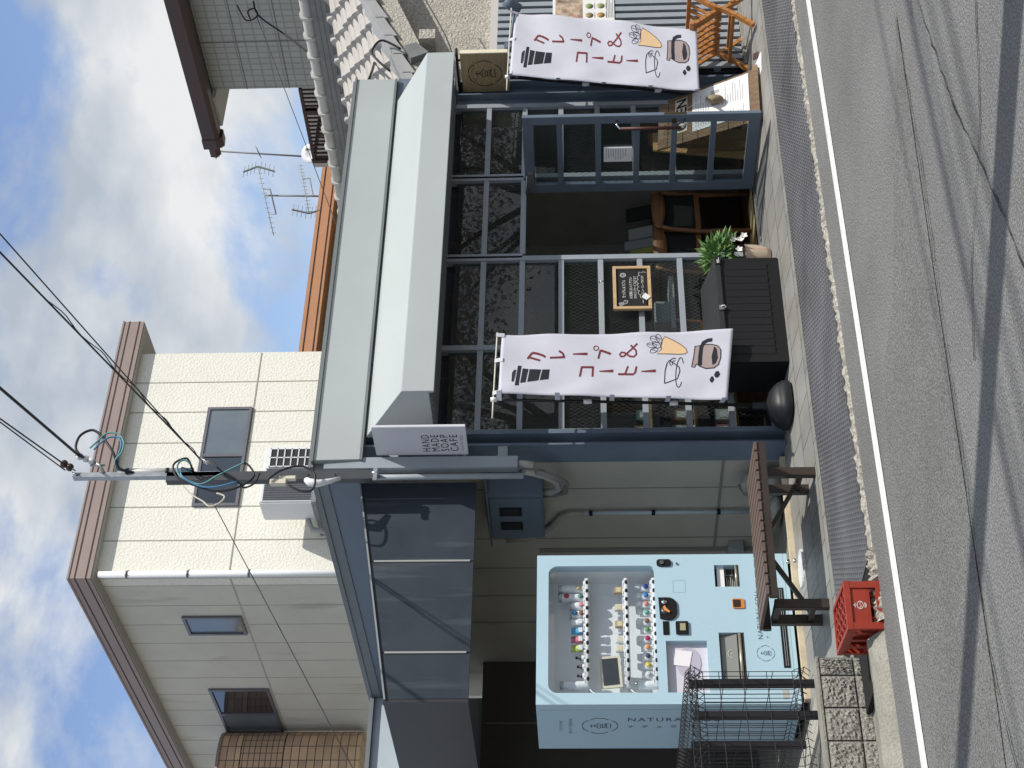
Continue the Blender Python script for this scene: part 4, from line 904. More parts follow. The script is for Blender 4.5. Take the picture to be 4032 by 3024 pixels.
# ------------------------------------------------------------------ cover in the paving, crate, block wall, wire fence
mh = thing('manhole_cover', (5.60, 9.41, 0), 'round white inspection cover in the paving under the bench', 'manhole cover')
mb = MB(); mb.lathe([(.135,gz(9.41)-.03),(.135,.004),(.12,.0055),(.0001,.0055)], (5.60, 9.41, -.003), 36); mb.build('lid', M('white_cast', (.78,.78,.76), .5, speck=(45,.55,1.1,.8), bump=1.0, bscale=55), mh)
mb = MB(); put2d(mb, stroke(arc(5.60, 9.41, .128, .128, 0, 350, 40), .004, True), (0,0,.004), (1,0,0), (0,1,0), .0015); mb.build('rim', M('rim_grey', (.45,.45,.44), .5), mh)
cr_ = thing('bottle_crate', (4.1, 7.72, -.08), 'upturned red plastic bottle crate at the gutter end', 'crate')
ca = R(-9); ccx, ccy, cz0, cz1 = 4.187, 7.565, -.085, .105
def cl(u, v, z): return (ccx+u*math.cos(ca)-v*math.sin(ca), ccy+u*math.sin(ca)+v*math.cos(ca), z)
def cbox(mb, u0, u1, v0, v1, z0, z1): return mb.hexa([cl(u0,v0,z0),cl(u1,v0,z0),cl(u1,v1,z0),cl(u0,v1,z0),cl(u0,v0,z1),cl(u1,v0,z1),cl(u1,v1,z1),cl(u0,v1,z1)])
hu, hv = .127, .205
mb = MB()
cbox(mb, -hu, hu, -hv, -hv+.012, cz0+.07, cz1-.02); cbox(mb, hu-.012, hu, -hv+.012, hv-.012, cz0+.07, cz1-.02); cbox(mb, -hu, hu, hv-.012, hv, cz0+.07, cz1-.02)
for z0, z1 in ((cz0, cz0+.025), (cz1-.03, cz1)):
    cbox(mb, -hu-.008, hu+.008, -hv-.01, -hv+.014, z0, z1); cbox(mb, -hu-.008, hu+.008, hv-.014, hv+.01, z0, z1)
    cbox(mb, -hu-.010, -hu+.012, -hv+.014, hv-.014, z0, z1); cbox(mb, hu-.012, hu+.010, -hv+.014, hv-.014, z0, z1)
for a, b in ((-hu-.006, -hu+.03), (hu-.03, hu+.006)):
    cbox(mb, a, b, -hv-.008, -hv+.02, cz0+.0251, cz1-.0301); cbox(mb, a, b, hv-.02, hv+.008, cz0+.0251, cz1-.0301)
cbox(mb, -hu-.004, hu, -hv+.001, -hv+.016, cz0+.058, cz0+.07); cbox(mb, -hu+.001, -hu+.012, -hv+.02, hv-.02, cz1-.05, cz1-.031); cbox(mb, -hu+.001, -hu+.012, -hv+.02, hv-.02, cz0+.026, cz0+.05)
for k in range(3): v = -.11+.11*k; cbox(mb, -hu+.001, -hu+.012, v-.016, v+.016, cz0+.0501, cz1-.0501)
mb.build('shell', redpl, cr_)
mb = MB(); z = cz1-.012
for i in range(4):
    for j in range(5): put2d(mb, stroke(arc(-.094+.0627*i, -.165+.0825*j, .027, .036, 0, 345, 16), .009, True), cl(0,0,z), (math.cos(ca),math.sin(ca),0), (-math.sin(ca),math.cos(ca),0), 0)
mb2 = MB(); mb2.v = mb.v; mb2.f = mb.f; mb2.smooth = mb.smooth; mb2.build('honeycomb_base', redpl, cr_, solid=.012)
mb = MB()
for i in range(3): cbox(mb, -.066+.0627*i, -.060+.0627*i, -hv+.016, hv-.016, cz0+.02, cz1-.03)
for j in range(4): cbox(mb, -hu+.013, hu-.013, -.125+.0825*j, -.119+.0825*j, cz0+.03, cz1-.03)
mb.build('divider', redpl, cr_)
it = stroke(arc(.02, .055, .026, .026, 0, 340, 16), .006, True)+stroke([(.0, .062), (.012, .045), (.028, .06), (.04, .048)], .006)+stroke([(.004,.092),(.02,.105),(.036,.095)], .006)+stroke([(.02,.085),(.02,.115)], .005)+stroke([(.0,.015),(.038,.013)], .008)+stroke([(.005,.004),(.03,.004)], .006)+stroke([(.018,.02),(.018,.0)], .006)
put2d(MB(), it, cl(-.015, -hv, cz0+.078), (math.cos(ca)*.8,math.sin(ca)*.8,0), (0,0,.62), .0025, (math.sin(ca),-math.cos(ca),0)).build('printed_mark', M('worn_white', (.62,.52,.48), .8), cr_)
bw = thing('block_wall', (3.3, 8.2, -.1), 'low grey split faced block wall under the black wire fence', 'wall')
def rough_face(mb, x0, x1, y, z0, z1, amp=.010, nx=18, nz=16):
    def fn(u, v):
        e = min(u, 1-u, v, 1-v); d = amp*min(1, e*9)*(0.6+random.uniform(-.75, .75))
        return (x0+(x1-x0)*u, y-d, z0+(z1-z0)*v)
    mb.grid(fn, nx, nz, False)
mb = MB()
edges = [4.255, 4.142]+[4.142-.2*k for k in range(1, 22)]
for (z0, z1) in ((-.035, .150), (-.26, -.045)):
    for a, b in zip(edges, edges[1:]):
        rough_face(mb, b+.005, a-.005, 8.142, z0, z1)
mb.build('block_face', split, bw, fixn=False)
mb = MB(); mb.box(-.3, 4.26, 8.152, 8.26, -.3, .156); mb.build('core', M('mortar_grey', (.13,.125,.115), .9, var=.15, vscale=10), bw)
mb = MB(); mb.box(-.3, 4.262, 8.135, 8.27, .1565, .170); mb.build('cap', concrete, bw)
mb = MB(); mb.box(4.10, 4.30, 8.2705, 12.5, -.1, .10); mb.build('return_wall', M('return_concrete', (.42,.40,.34), .85, var=.15, vscale=6, bump=.5, bscale=60), bw)
tag(MB().box(-.3, 4.099, 8.2705, 12.8, -.1, .085).build('gravel_bed', gravel), 'grey gravel behind the low block wall', 'gravel', kind='stuff')
wf = thing('wire_fence', (3.9, 8.4, .15), 'black wire mesh fence with triangular folded top at the corner', 'fence')
def mesh_panel(p0, p1, z0, z1, nv, par, inw):
    a, b = Vector((*p0, 0)), Vector((*p1, 0)); d = (b-a); n = Vector(inw)
    def P(u, z, o): q = a+d*u+n*o; return (q.x, q.y, z)
    def prof(z0, z1):   # folded wire: lower fold, straight, triangular top
        return [(z0,0),(z0+.035,.03),(z0+.07,0),(z1-.085,0),(z1-.035,.045),(z1,.0),(z1-.05,-.045),(z1-.085,0)]
    mb = MB()
    for i in range(nv+1):
        u = i/nv; mb.tube([P(u, z, o) for z, o in prof(z0, z1)], .0024, 5, False)
    mb.build('upright_wire', fencem, par)
    mb = MB()
    for z, o in ((z0+.035,.03),(z0+.07,0),(z0+.22,0),(z0+.36,0),(z0+.50,0),(z1-.085,0),(z1-.035,.045),(z1,0),(z1-.05,-.045)):
        mb.tube([P(0, z, o), P(1, z, o)], .0026, 5, False)
    mb.build('cross_wire', fencem, par)
    mb = MB()
    for i in range(nv*2):
        u0, u1 = i/(nv*2), (i+1)/(nv*2); za, zb = (z1-.035, z1) if i % 2 else (z1, z1-.035); oa, ob = (.045, 0) if i % 2 else (0, .045)
        mb.tube([P(u0, za, oa), P(u1, zb, ob)], .002, 4, False)
        za, zb = (z1-.05, z1) if i % 2 else (z1, z1-.05); oa, ob = (-.045, 0) if i % 2 else (0, -.045); mb.tube([P(u0, za, oa), P(u1, zb, ob)], .002, 4, False)
    mb.build('top_lattice', fencem, par)
mesh_panel((4.30, 8.40), (2.55, 8.02), .205, .885, 32, wf, (.21, -.97, 0))
mesh_panel((4.305, 8.41), (4.285, 12.0), .165, .90, 62, wf, (1, 0, 0))
for x, y, z0, z1 in ((4.27, 8.50, .10, .875), (4.0, 8.36, .085, .865), (3.2, 8.19, .085, .865), (4.26, 9.33, .10, .825), (4.26, 10.4, .10, .82)):
    mb = MB(); mb.box(x-.021, x+.021, y-.021, y+.021, z0, z1); pt = mb.build('post', fencem, wf, bevel=.003)
# ------------------------------------------------------------------ banners
def banner(base, pole_top, TL, TR, BL, BR, label, sway, axis, ph):
    """feather banner: TL.. = cloth corners in the world as seen from the street"""
    TL, TR, BL, BR = map(Vector, (TL, TR, BL, BR))
    t = thing('banner', base, label, 'banner', 'printed shop banners on poles')
    nrm = ((TR-TL).cross(BL-TL)).normalized()
    if nrm.y > 0: nrm = -nrm
    def P(u, v, lift=0.0):          # u left to right, v top to bottom
        p = TL*(1-u)*(1-v)+TR*u*(1-v)+BL*(1-u)*v+BR*u*v
        w = sway*(.5*math.sin(6.28*(.55*v+ph)+1.6*u)*u+.35*math.sin(9.5*u+3.1*v+ph*5)*u*.6+.22*math.sin(17*v+4*u)*u)
        fold = .004*(abs(((v*5.0) % 1)-.5)-.25)+.003*(abs(((u*2.0+.5) % 1)-.5)-.25)
        crump = .0035*math.sin(23*v+9*u*u+ph)*math.sin(14*u+5*v)+.006*math.exp(-((u-.12)/.1)**2)*math.sin(20*v)
        return p+nrm*(w+fold+crump+lift)
    MB().grid(lambda u, v: tuple(P(u, v)), 26, 70).build('cloth', cloth, t, solid=.0008)
    cl_ = t.children[-1] if t.children else None
    # printed design, traced in picture units: a = down the cloth, b = across from its left edge
    def uv(X, Y_):
        v = (X-424)/(1860-424); yl = 1345+47*v; yr = 985-27*v
        return ((yl-Y_)/(yl-yr), v)
    def art(name, mat, polys, lift):
        mb = MB()
        for pl in polys:
            qs = quads(pl) if len(pl) == 4 else slices(pl)
            for q4 in qs:
                q = [uv(*p) for p in q4]; mb.add([tuple(P(u, v, lift)) for u, v in q], [tuple(range(len(q)))])
        return mb.build(name, mat, t, fixn=False)
    def quads(pl):
        a, b, c, d = [Vector(p) for p in pl]; n = max(1, int(max((d-a).length, (c-b).length)/11)); m = max(1, int(max((b-a).length, (c-d).length)/11))
        f = lambda u, v: tuple(a*(1-u)*(1-v)+d*u*(1-v)+b*(1-u)*v+c*u*v)
        return [[f(i/n, j/m), f((i+1)/n, j/m), f((i+1)/n, (j+1)/m), f(i/n, (j+1)/m)] for i in range(n) for j in range(m)]
    def slices(pl, step=9.0):
        out_ = []; lo, hi = min(p[0] for p in pl), max(p[0] for p in pl); n = max(1, int((hi-lo)/step))
        def span(x):
            ys = []
            for (xa, ya), (xb, yb) in zip(pl, pl[1:]+pl[:1]):
                if (xa <= x) != (xb <= x): ys.append(ya+(yb-ya)*(x-xa)/(xb-xa))
            return (min(ys), max(ys)) if len(ys) > 1 else None
        for i in range(n):
            xa, xb = lo+(hi-lo)*i/n, lo+(hi-lo)*(i+1)/n; a, b = span(xa+.02), span(xb-.02)
            if not a or not b: continue
            m = max(1, int((max(a[1], b[1])-min(a[0], b[0]))/12))
            for k in range(m):
                f0, f1 = k/m, (k+1)/m
                out_.append([(xa, a[0]+(a[1]-a[0])*f0), (xb, b[0]+(b[1]-b[0])*f0), (xb, b[0]+(b[1]-b[0])*f1), (xa, a[0]+(a[1]-a[0])*f1)])
        return out_
    def st(pl, w, closed=False): return stroke(pl, w, closed)
    blk = [[(503,1222),(510,1207),(528,1205),(520,1282),(503,1278)], [(537,1180),(560,1180),(550,1303),(525,1303)], [(568,1196),(605,1200),(592,1282),(558,1287)],
           [(612,1200),(648,1201),(640,1275),(602,1280)], [(648,1201),(685,1203),(672,1270),(640,1275)], [(692,1203),(738,1203),(735,1262),(680,1270)]]
    art('cup_print', ink, blk, .0022)
    red = st([(594,1139),(622,1101)], 13)+st([(622,1101),(655,1107),(690,1119),(706,1129)], 14)+st([(598,1128),(640,1140),(674,1150)], 11)
    red += st([(734,1134),(828,1131)], 12)+st([(826,1134),(812,1108),(788,1094)], 12)
    red += st([(876,1114),(967,1109)], [6, 18])
    red += st([(1037,1137),(1046,1080)], 12)+st([(1046,1082),(1080,1092),(1112,1104)], 14)+st(arc(1018, 1068, 15, 15, 0, 345, 16), 6, True)
    red += st([(930,1248),(938,1188)], 12)+st([(936,1190),(1010,1190)], 12)+st([(1008,1186),(1009,1249)], 12)
    red += st([(1049,1214),(1136,1212)], [6, 17])
    red += st([(1168,1232),(1262,1234),(1274,1222),(1279,1184)], 12)+st([(1212,1230),(1226,1182)], 11)
    red += st([(1312,1215),(1401,1212)], [6, 17])
    red += st([(1273,1040),(1222,1092),(1196,1120),(1178,1122),(1168,1108),(1178,1094),(1196,1096),(1232,1122),(1258,1126),(1272,1110),(1268,1084),(1232,1048)], 11)
    art('lettering', maroon, red, .0024)
    cone = [(1440,994),(1490,1014),(1540,1040),(1575,1066),(1588,1090),(1574,1104),(1530,1108),(1460,1107),(1400,1107),(1428,1078),(1420,1050),(1424,1022)]
    art('crepe_print', tan, [cone], .0018)
    outl = st(cone, 4, True)
    for cx, cy, r1, r2, an in ((1378,1012,30,18,20), (1404,1008,30,16,60), (1362,1052,30,16,10), (1392,1048,30,18,30), (1380,1086,26,14,-20)):
        outl += st([(cx+r1*math.cos(R(a))*math.cos(R(an))-r2*math.sin(R(a))*math.sin(R(an)), cy+r1*math.cos(R(a))*math.sin(R(an))+r2*math.sin(R(a))*math.cos(R(an))) for a in range(0, 350, 25)], 3.2, True)
        outl += st([(cx-r1*.8, cy-6), (cx+r1*.6, cy+2)], 2.6)
    outl += st([(1462,1290),(1459,1215),(1468,1165),(1480,1147),(1512,1166),(1545,1190),(1551,1215),(1540,1262),(1500,1276),(1462,1290)], 6)
    outl += st(arc(1550, 1222, 23, 92, 40, 322, 26), 5)+st(arc(1510, 1160, 26, 26, 120, 290, 12), 5)+st(arc(1514, 1164, 15, 15, 120, 290, 10), 4)
    art('outline_print', ink, outl, .0022)
    body = [(1632,1054),(1660,1052),(1684,1046),(1730,1044),(1772,1056),(1794,1082),(1797,1130),(1786,1176),(1760,1196),(1710,1198),(1672,1184),(1650,1168),(1640,1190),(1622,1188),(1630,1120)]
    art('pot_print', taupe, [body], .0018)
    art('pot_outline', ink, st(body, 6, True)+st([(1672,1180),(1670,1120),(1672,1062),(1684,1032),(1708,1020),(1736,1018)], [26,26,25,24,22,20])+[[(1742,1056),(1762,1066),(1778,1094),(1780,1130),(1772,1164),(1744,1182),(1740,1120)]], .0026)
    beans = []
    for cx, cy, ra, rb in ((1783,1235,19,20), (1754,1265,15,20)): beans.append(arc(cx, cy, ra, rb, 0, 345, 18))
    art('bean_print', ink, beans, .0022); art('bean_slot', cloth, [arc(1783,1235,9,4,0,330,8), arc(1754,1265,4,8,0,330,8)], .0034)
    # pole, cross arm, ties and water-filled base
    pb, ptop = Vector(base), Vector(pole_top)
    MB().tube([pb+Vector((0,0,.20)), pb+(ptop-pb)*.5, ptop], [.013, .012, .010], 10).build('pole', blackm, t)
    arm0 = TL+(TL-TR)*.42+Vector((0,0,.03)); arm1 = TR+Vector((0,0,.035))+(TR-TL)*.03
    arm0 = ptop+(ptop-arm1).normalized()*.16
    MB().tube([arm0, ptop, arm1], .006, 8).build('cross_arm', M('arm_ivory', (.66,.63,.52), .4), t)
    MB().tube([ptop+Vector((0,0,-.025)), ptop+Vector((0,0,.02))], .019, 10).build('arm_joint', white, t)
    mb = MB()
    for v in (0.003, .26, .50, .745, .985):
        a = P(.0, v, .001); q = pb+(ptop-pb)*((a.z-pb.z)/(ptop.z-pb.z)); d = (q-a); d.z = 0
        e = a-d*.4; f = q+d.normalized()*.018
        for s in (-.004, ): mb.hexa([tuple(p) for p in (e+nrm*.004+Vector((0,0,-.018)), f+nrm*.018+Vector((0,0,-.018)), f+nrm*.0195+Vector((0,0,-.018)), e+nrm*.0055+Vector((0,0,-.018)), e+nrm*.004+Vector((0,0,.018)), f+nrm*.018+Vector((0,0,.018)), f+nrm*.0195+Vector((0,0,.018)), e+nrm*.0055+Vector((0,0,.018)))])
    mb.each('tie', cloth, t)
    mb = MB()
    for u in (.03, .55, .98):
        a = P(u, 0.0, .001); k = (arm1-ptop); s_ = max(0, min(1, (a-ptop).dot(k)/k.length_squared)); q = ptop+k*s_
        mb.beam(a+nrm*.005-Vector((0,0,.02)), q+nrm*.009+Vector((0,0,.008)), .035, .0015, tuple(nrm))
    mb.each('loop', cloth, t)
    mb = MB()
    for f_ in (.33, .62): q = pb+(ptop-pb)*(1-f_); mb.tube([q, q+Vector((0,0,.028)), q+Vector((0,0,.06))], [.016, .019, .017], 12)
    mb.each('pole_clamp', white, t)
    b = MB(); bz = base[2]
    prof = [(.160,.0),(.170,.015),(.170,.060),(.160,.070),(.158,.085),(.135,.115),(.095,.150),(.05,.168),(.032,.175),(.028,.27),(.02,.28)]
    n = 32; vs = []; fs = []
    for r_, z_ in prof:
        for k in range(n):
            a = 6.28318*k/n; sq = 1.0/max(abs(math.cos(a))**.55, abs(math.sin(a))**.55) if r_ > .06 else 1
            sq = min(sq, 1.12); vs.append((base[0]+r_*sq*math.cos(a), base[1]+r_*.92*sq*math.sin(a), bz+z_))
    m = len(prof)
    for i in range(m-1):
        for k in range(n): fs.append((i*n+k, i*n+(k+1) % n, (i+1)*n+(k+1) % n, (i+1)*n+k))
    fs.append(tuple((m-1)*n+k for k in range(n))); b.add(vs, fs, True)
    b.build('water_base', M('tank_grey', (.014,.015,.018), .45, spec=.3, var=.15, vscale=6), t)
    mb = MB(); mb.tube([Vector(base)+Vector((.0,0,.29)), Vector(base)+Vector((0,0,.38))], .022, 12); mb.build('socket', blackm, t)
    return t
banner((6.865,9.215,-.024), (6.815,9.035,2.137), (6.845,9.0,2.10), (7.39,8.99,2.085), (6.75,8.99,.455), (7.395,8.98,.37), 'white crepe and coffee banner before the left window, beside the black box', .03, 'x', .2)
banner((10.10,9.17,-.03), (10.31,9.05,2.105), (10.28,9.0,2.085), (11.14,9.0,2.05), (10.02,9.0,.473), (10.73,8.97,.46), 'white crepe and coffee banner before the slatted fence, beside the open door', .045, 'x', .55)
# ------------------------------------------------------------------ hanging signs
cs = thing('hanging_sign', (6.6,9.22,2.33), 'white hanging sign lettered HAND MADE SOAP CAFE on the corner post', 'sign')
Box(6.588, 6.612, 9.050, 9.40, 2.335, 3.015).build('panel', M('sign_white', (.62,.62,.67), .4, var=.02), cs, bevel=.003)
sg = MB()
for i, w in enumerate(('HAND', 'MADE', 'SOAP', 'CAFE')):
    v, f = text2d(w, .084, 1.22); w_ = width2d(v); k = .205/w_; x0 = min(p[0] for p in v)
    put2d(sg, [([((p[0]-x0)*k, p[1]) for p in v], f)], (6.588, 9.352, 2.608-.0685*i), (0,-1,0), (0,0,1), .0014, (-1,0,0))
v, f = text2d('ハンドメイドソープカフェ', .024, 1.0); w_ = width2d(v); k = .20/w_
put2d(sg, [([(p[0]*k, p[1]) for p in v], f)], (6.588, 9.352, 2.363), (0,-1,0), (0,0,1), .0014, (-1,0,0))
sg.build('lettering', ink, cs)
mb = MB(); mb.box(6.585, 6.615, 9.4005, 9.425, 2.93, 2.965); mb.box(6.585, 6.615, 9.4005, 9.425, 2.385, 2.42)
for z in (2.945, 2.40): mb.beam((6.60,9.42,z), (6.60,9.53,z), .02, .03); mb.beam((6.60,9.43,z), (6.66,9.56,z-.16), .012, .012)
mb.build('bracket', paint_shaded, cs)
ws = thing('wooden_sign', (10.7,9.32,2.11), 'square wooden hanging sign burnt with a round emblem beside the awning', 'sign')
Box(10.68, 10.72, 9.10, 9.54, 2.115, 2.535).build('board', signwood, ws)
Box(10.678, 10.722, 9.088, 9.0995, 2.113, 2.537).build('edge_strip', signedge, ws)
sg = MB(); put2d(sg, crest(.15), (10.68, 9.325, 2.325), (0,-1,0), (0,0,1), .0014, (-1,0,0))
def arctext(txt, r, a0, a1, size, flip=False):
    o = []
    for i, ch in enumerate(txt):
        v, f = text2d(ch, size); w_ = width2d(v) or size*.3; a = R(a0+(a1-a0)*(i/(max(1, len(txt)-1)))); x0 = min([p[0] for p in v] or [0])
        rot = a-math.pi/2 if not flip else a+math.pi/2
        o.append(([((p[0]-x0-w_/2)*math.cos(rot)-p[1]*math.sin(rot)+r*math.cos(a), (p[0]-x0-w_/2)*math.sin(rot)+p[1]*math.cos(rot)+r*math.sin(a)) for p in v], f))
    return o
sg.build('emblem', burn, ws)
sg = MB(); put2d(sg, arctext('NATURAL', .107, 130, 50, .027)+arctext('SOU', .112, 245, 295, .027, True), (10.68, 9.325, 2.325), (0,-1,0), (0,0,1), .0014, (-1,0,0)); sg.build('lettering', burn, ws)
mb = MB(); mb.box(10.66, 10.74, 9.08, 9.56, 2.556, 2.575); mb.box(10.69, 10.71, 9.18, 9.19, 2.5375, 2.556); mb.box(10.69, 10.71, 9.45, 9.46, 2.5375, 2.556); mb.build('hanger', blackm, ws)
# ------------------------------------------------------------------ blackboard on the window bars
bb = thing('blackboard', (8.24,9.47,.93), 'small blackboard in pine frame with white chalk writing hung on window bars', 'blackboard')
BX0, BX1, BZ0, BZ1, BY = 8.012, 8.463, .934, 1.238, 9.462
Box(BX0+.02, BX1-.02, BY, BY+.012, BZ0+.02, BZ1-.02).build('slate', chalkb, bb)
mb = MB()
for pl in ([(BX0,BZ1),(BX1,BZ1),(BX1-.026,BZ1-.026),(BX0+.026,BZ1-.026)], [(BX0,BZ0),(BX1,BZ0),(BX1-.026,BZ0+.026),(BX0+.026,BZ0+.026)]): mb.prism(pl, 'y', BY-.012, BY+.014)
for pl in ([(BX0-.0,BZ0+.0004),(BX0+.026,BZ0+.0264),(BX0+.026,BZ1-.0264),(BX0,BZ1-.0004)], [(BX1,BZ0+.0004),(BX1-.026,BZ0+.0264),(BX1-.026,BZ1-.0264),(BX1,BZ1-.0004)]): mb.prism(pl, 'y', BY-.0119, BY+.014)
mb.build('frame', pine, bb)
sg = MB()
def line(txt, x, z, wmax, size):
    v, f = text2d(txt, size); k = wmax/width2d(v); put2d(sg, [([(p[0]*k, p[1]) for p in v], f)], (x, BY, z), (1,0,0), (0,0,1), .0013, (0,-1,0))
line('せっけん & カフェ', 8.135, 1.140, .185, .034); line('お気軽にお入り下さい', 8.125, 1.085, .225, .028); line('お水セルフサービスあります', 8.125, 1.052, .235, .027); line('メニュー クレープあります', 8.165, .992, .20, .026)
cl2 = []
for x, z in ((8.15,1.01),(8.185,1.024),(8.225,1.03),(8.265,1.028),(8.305,1.032),(8.345,1.028),(8.385,1.016)): cl2 += stroke(arc(x, z, .021, .013, 5, 175, 8), .0028)
cl2 += stroke(arc(8.395, .992, .012, .018, -80, 80, 6), .0028)+stroke(arc(8.14, .99, .014, .016, 100, 260, 6), .0028)
cl2 += stroke(arc(8.375, 1.155, .021, .021, 0, 345, 18), .0035, True)+stroke(arc(8.375, 1.155, .013, .013, 0, 345, 14), .002, True)+stroke([(8.366,1.155),(8.375,1.150),(8.384,1.157)], .003)
for x, z, r_ in ((8.055,1.178,.008),(8.075,1.185,.0075),(8.068,1.162,.007),(8.082,1.172,.004)): cl2 += stroke(arc(x, z, r_, r_, 0, 340, 12), .0028, True)
cl2 += stroke([(8.085,1.16),(8.11,1.145),(8.105,1.122),(8.08,1.128),(8.07,1.145)], .0032, True)+stroke([(8.082,1.14),(8.09,1.135),(8.098,1.141)], .0025)
put2d(sg, cl2, (0, BY, 0), (1,0,0), (0,0,1), .0013, (0,-1,0)); sg.build('lettering', chalk, bb)
tg = thing('paper_card', (8.12,9.45,.95), 'white paper card tucked into the blackboard frame', 'card')
mb = MB(); mb.hexa([(8.095,9.443,.975),(8.128,9.443,.942),(8.128,9.447,.942),(8.095,9.447,.975),(8.128,9.44,1.012),(8.168,9.44,.982),(8.168,9.444,.982),(8.128,9.444,1.012)]); mb.build('card', whitep, tg)
tag(MB().tube([(8.05,9.438,1.0),(8.105,9.438,1.003)], .0035, 8).build('pen', galv), 'silver pen resting on the blackboard beside the card', 'pen')
hk = MB().tube([(8.31,9.475,1.345),(8.31,9.46,1.34),(8.31,9.452,1.325),(8.31,9.456,1.312)], .006, 8).build('hook', chrome); tag(hk, 'small metal hook on the window bar above the blackboard', 'hook')
# ------------------------------------------------------------------ black louvred storage box
sb = thing('storage_box', (7.54,9.14,0), 'black louvred plastic storage box under the left window', 'storage box')
X0, X1, Y0, Y1 = 7.17, 8.19, 9.08, 9.46
mb = MB(); mb.box(X0, X1, Y0+.012, Y1, -.03, .395); mb.build('body', blackm, sb, bevel=.008)
mb = MB(); mb.prism(rrect(X0-.003, X1+.003, -.035, .41, .018), 'y', Y0, Y0+.011); fp = mb.build('front', M('box_front', (.012,.012,.013), .5, spec=.22), sb)
mb = MB(); mb.box(7.235, 8.135, Y0-.0015, Y0-.0005, .06, .385); mb.build('recess', hole_shade, fp)  # near-black plate paints the shade in the gaps of the louvre
mb = MB()
for i in range(13):
    x = 8.130-.0690*i
    mb.hexa([(x-.0580,Y0-.004,.062),(x,Y0-.012,.062),(x,Y0-.002,.062),(x-.0580,Y0-.002,.062),(x-.0580,Y0-.004,.383),(x,Y0-.012,.383),(x,Y0-.002,.383),(x-.0580,Y0-.002,.383)])
mb.build('slat', M('box_slat', (.015,.015,.017), .5, spec=.22), fp)
mb = MB(); mb.hexa([(X0-.012,Y0-.02,.412),(X1+.012,Y0-.02,.412),(X1+.012,Y1,.412),(X0-.012,Y1,.412),(X0-.012,Y0-.02,.452),(X1+.012,Y0-.02,.452),(X1+.012,Y1,.545),(X0-.012,Y1,.545)]); mb.build('lid', M('box_lid', (.03,.031,.032), .35, spec=.4, var=.1), sb, bevel=.006)
mb = MB(); mb.tube([(7.66,Y0-.024,.41),(7.67,Y0-.04,.40),(7.685,Y0-.04,.415),(7.68,Y0-.03,.435),(7.665,Y0-.028,.425)], .006, 8); mb.box(7.65, 7.695, Y0-.032, Y0-.0205, .414, .45); mb.build('latch', galv, sb)
pl_ = Box(8.115, 8.19, Y0-.027, Y0-.0205, .412, .452).build('name_plate', blackm, sb)
put2d(MB(), stroke([(8.125,.438),(8.16,.438)], .006)+stroke([(8.125,.426),(8.18,.426)], .004), (0,Y0-.027,0), (1,0,0), (0,0,1), .001, (0,-1,0)).build('lettering', whitep, pl_)
# ------------------------------------------------------------------ potted plant by the door
pp = thing('potted_plant', (8.33,9.30,-.015), 'white flowering plant in a drip glazed clay pot beside the black box', 'plant')
PX, PY = 8.395, 9.33
mb = MB(); mb.lathe([(.085,0),(.105,.04),(.122,.11),(.128,.175),(.130,.20),(.120,.205),(.112,.19)], (PX, PY, gz(PY)), 28); mb.build('pot', clay, pp)
mb = MB(); mb.lathe([(.112,0),(.0001,.012)], (PX, PY, gz(PY)+.185), 20); mb.build('soil', M('soil', (.03,.02,.013), .95), pp)
def leafset(mb, c, n, rad, up, ln, wd, seed, flat=.9):
    rn = random.Random(seed)
    for _ in range(n):
        th, ph = rn.uniform(0, 6.283), math.acos(rn.uniform(-.25, 1)); rr = rad*rn.uniform(.25, 1)**.6
        p = Vector((c[0]+rr*math.sin(ph)*math.cos(th), c[1]+rr*math.sin(ph)*math.sin(th), c[2]+up*rr*math.cos(ph)))
        d = Vector((math.sin(ph)*math.cos(th), math.sin(ph)*math.sin(th), math.cos(ph)*.6+rn.uniform(-.5, .5))).normalized()
        s = d.cross(Vector((rn.uniform(-1,1), rn.uniform(-1,1), 1))).normalized(); l = ln*rn.uniform(.6, 1.2); w = wd*rn.uniform(.7, 1.2); nn = s.cross(d)
        mb.add([p, p+d*l*.45+s*w/2+nn*l*.05, p+d*l-nn*l*.12, p+d*l*.45-s*w/2+nn*l*.05, p+d*l*.45-nn*l*.03], [(0,1,4), (1,2,4), (2,3,4), (3,0,4)])
mb = MB(); leafset(mb, (PX+.01, PY-.02, .325), 620, .19, 1.0, .085, .034, 3)
mb.build('foliage', leafm, pp, fixn=False)
mb = MB()
rn = random.Random(9)
for k in range(12): a = rn.uniform(0, 6.28); mb.tube([(PX,PY,.17), (PX+.06*math.cos(a),PY+.06*math.sin(a),.27), (PX+.14*math.cos(a),PY+.14*math.sin(a),.33+rn.uniform(-.06,.1))], .003, 5)
mb.build('stem', M('stem_green', (.11,.16,.06), .6), pp)
for k, (x, y, z) in enumerate(((8.535,9.24,.285),(8.50,9.20,.225),(8.445,9.14,.285),(8.56,9.22,.19),(8.33,9.13,.25))):
    mb = MB()
    for i in range(5):
        a = i*1.2566+k; d = Vector((math.cos(a), -.35, math.sin(a))).normalized(); s = d.cross(Vector((0,-1,0))).normalized(); c = Vector((x, y, z))
        mb.add([c, c+d*.016+s*.012, c+d*.031+s*.005, c+d*.031-s*.005, c+d*.016-s*.012], [(0,1,2,3,4)])
    mb.build('flower', petal, pp, fixn=False)
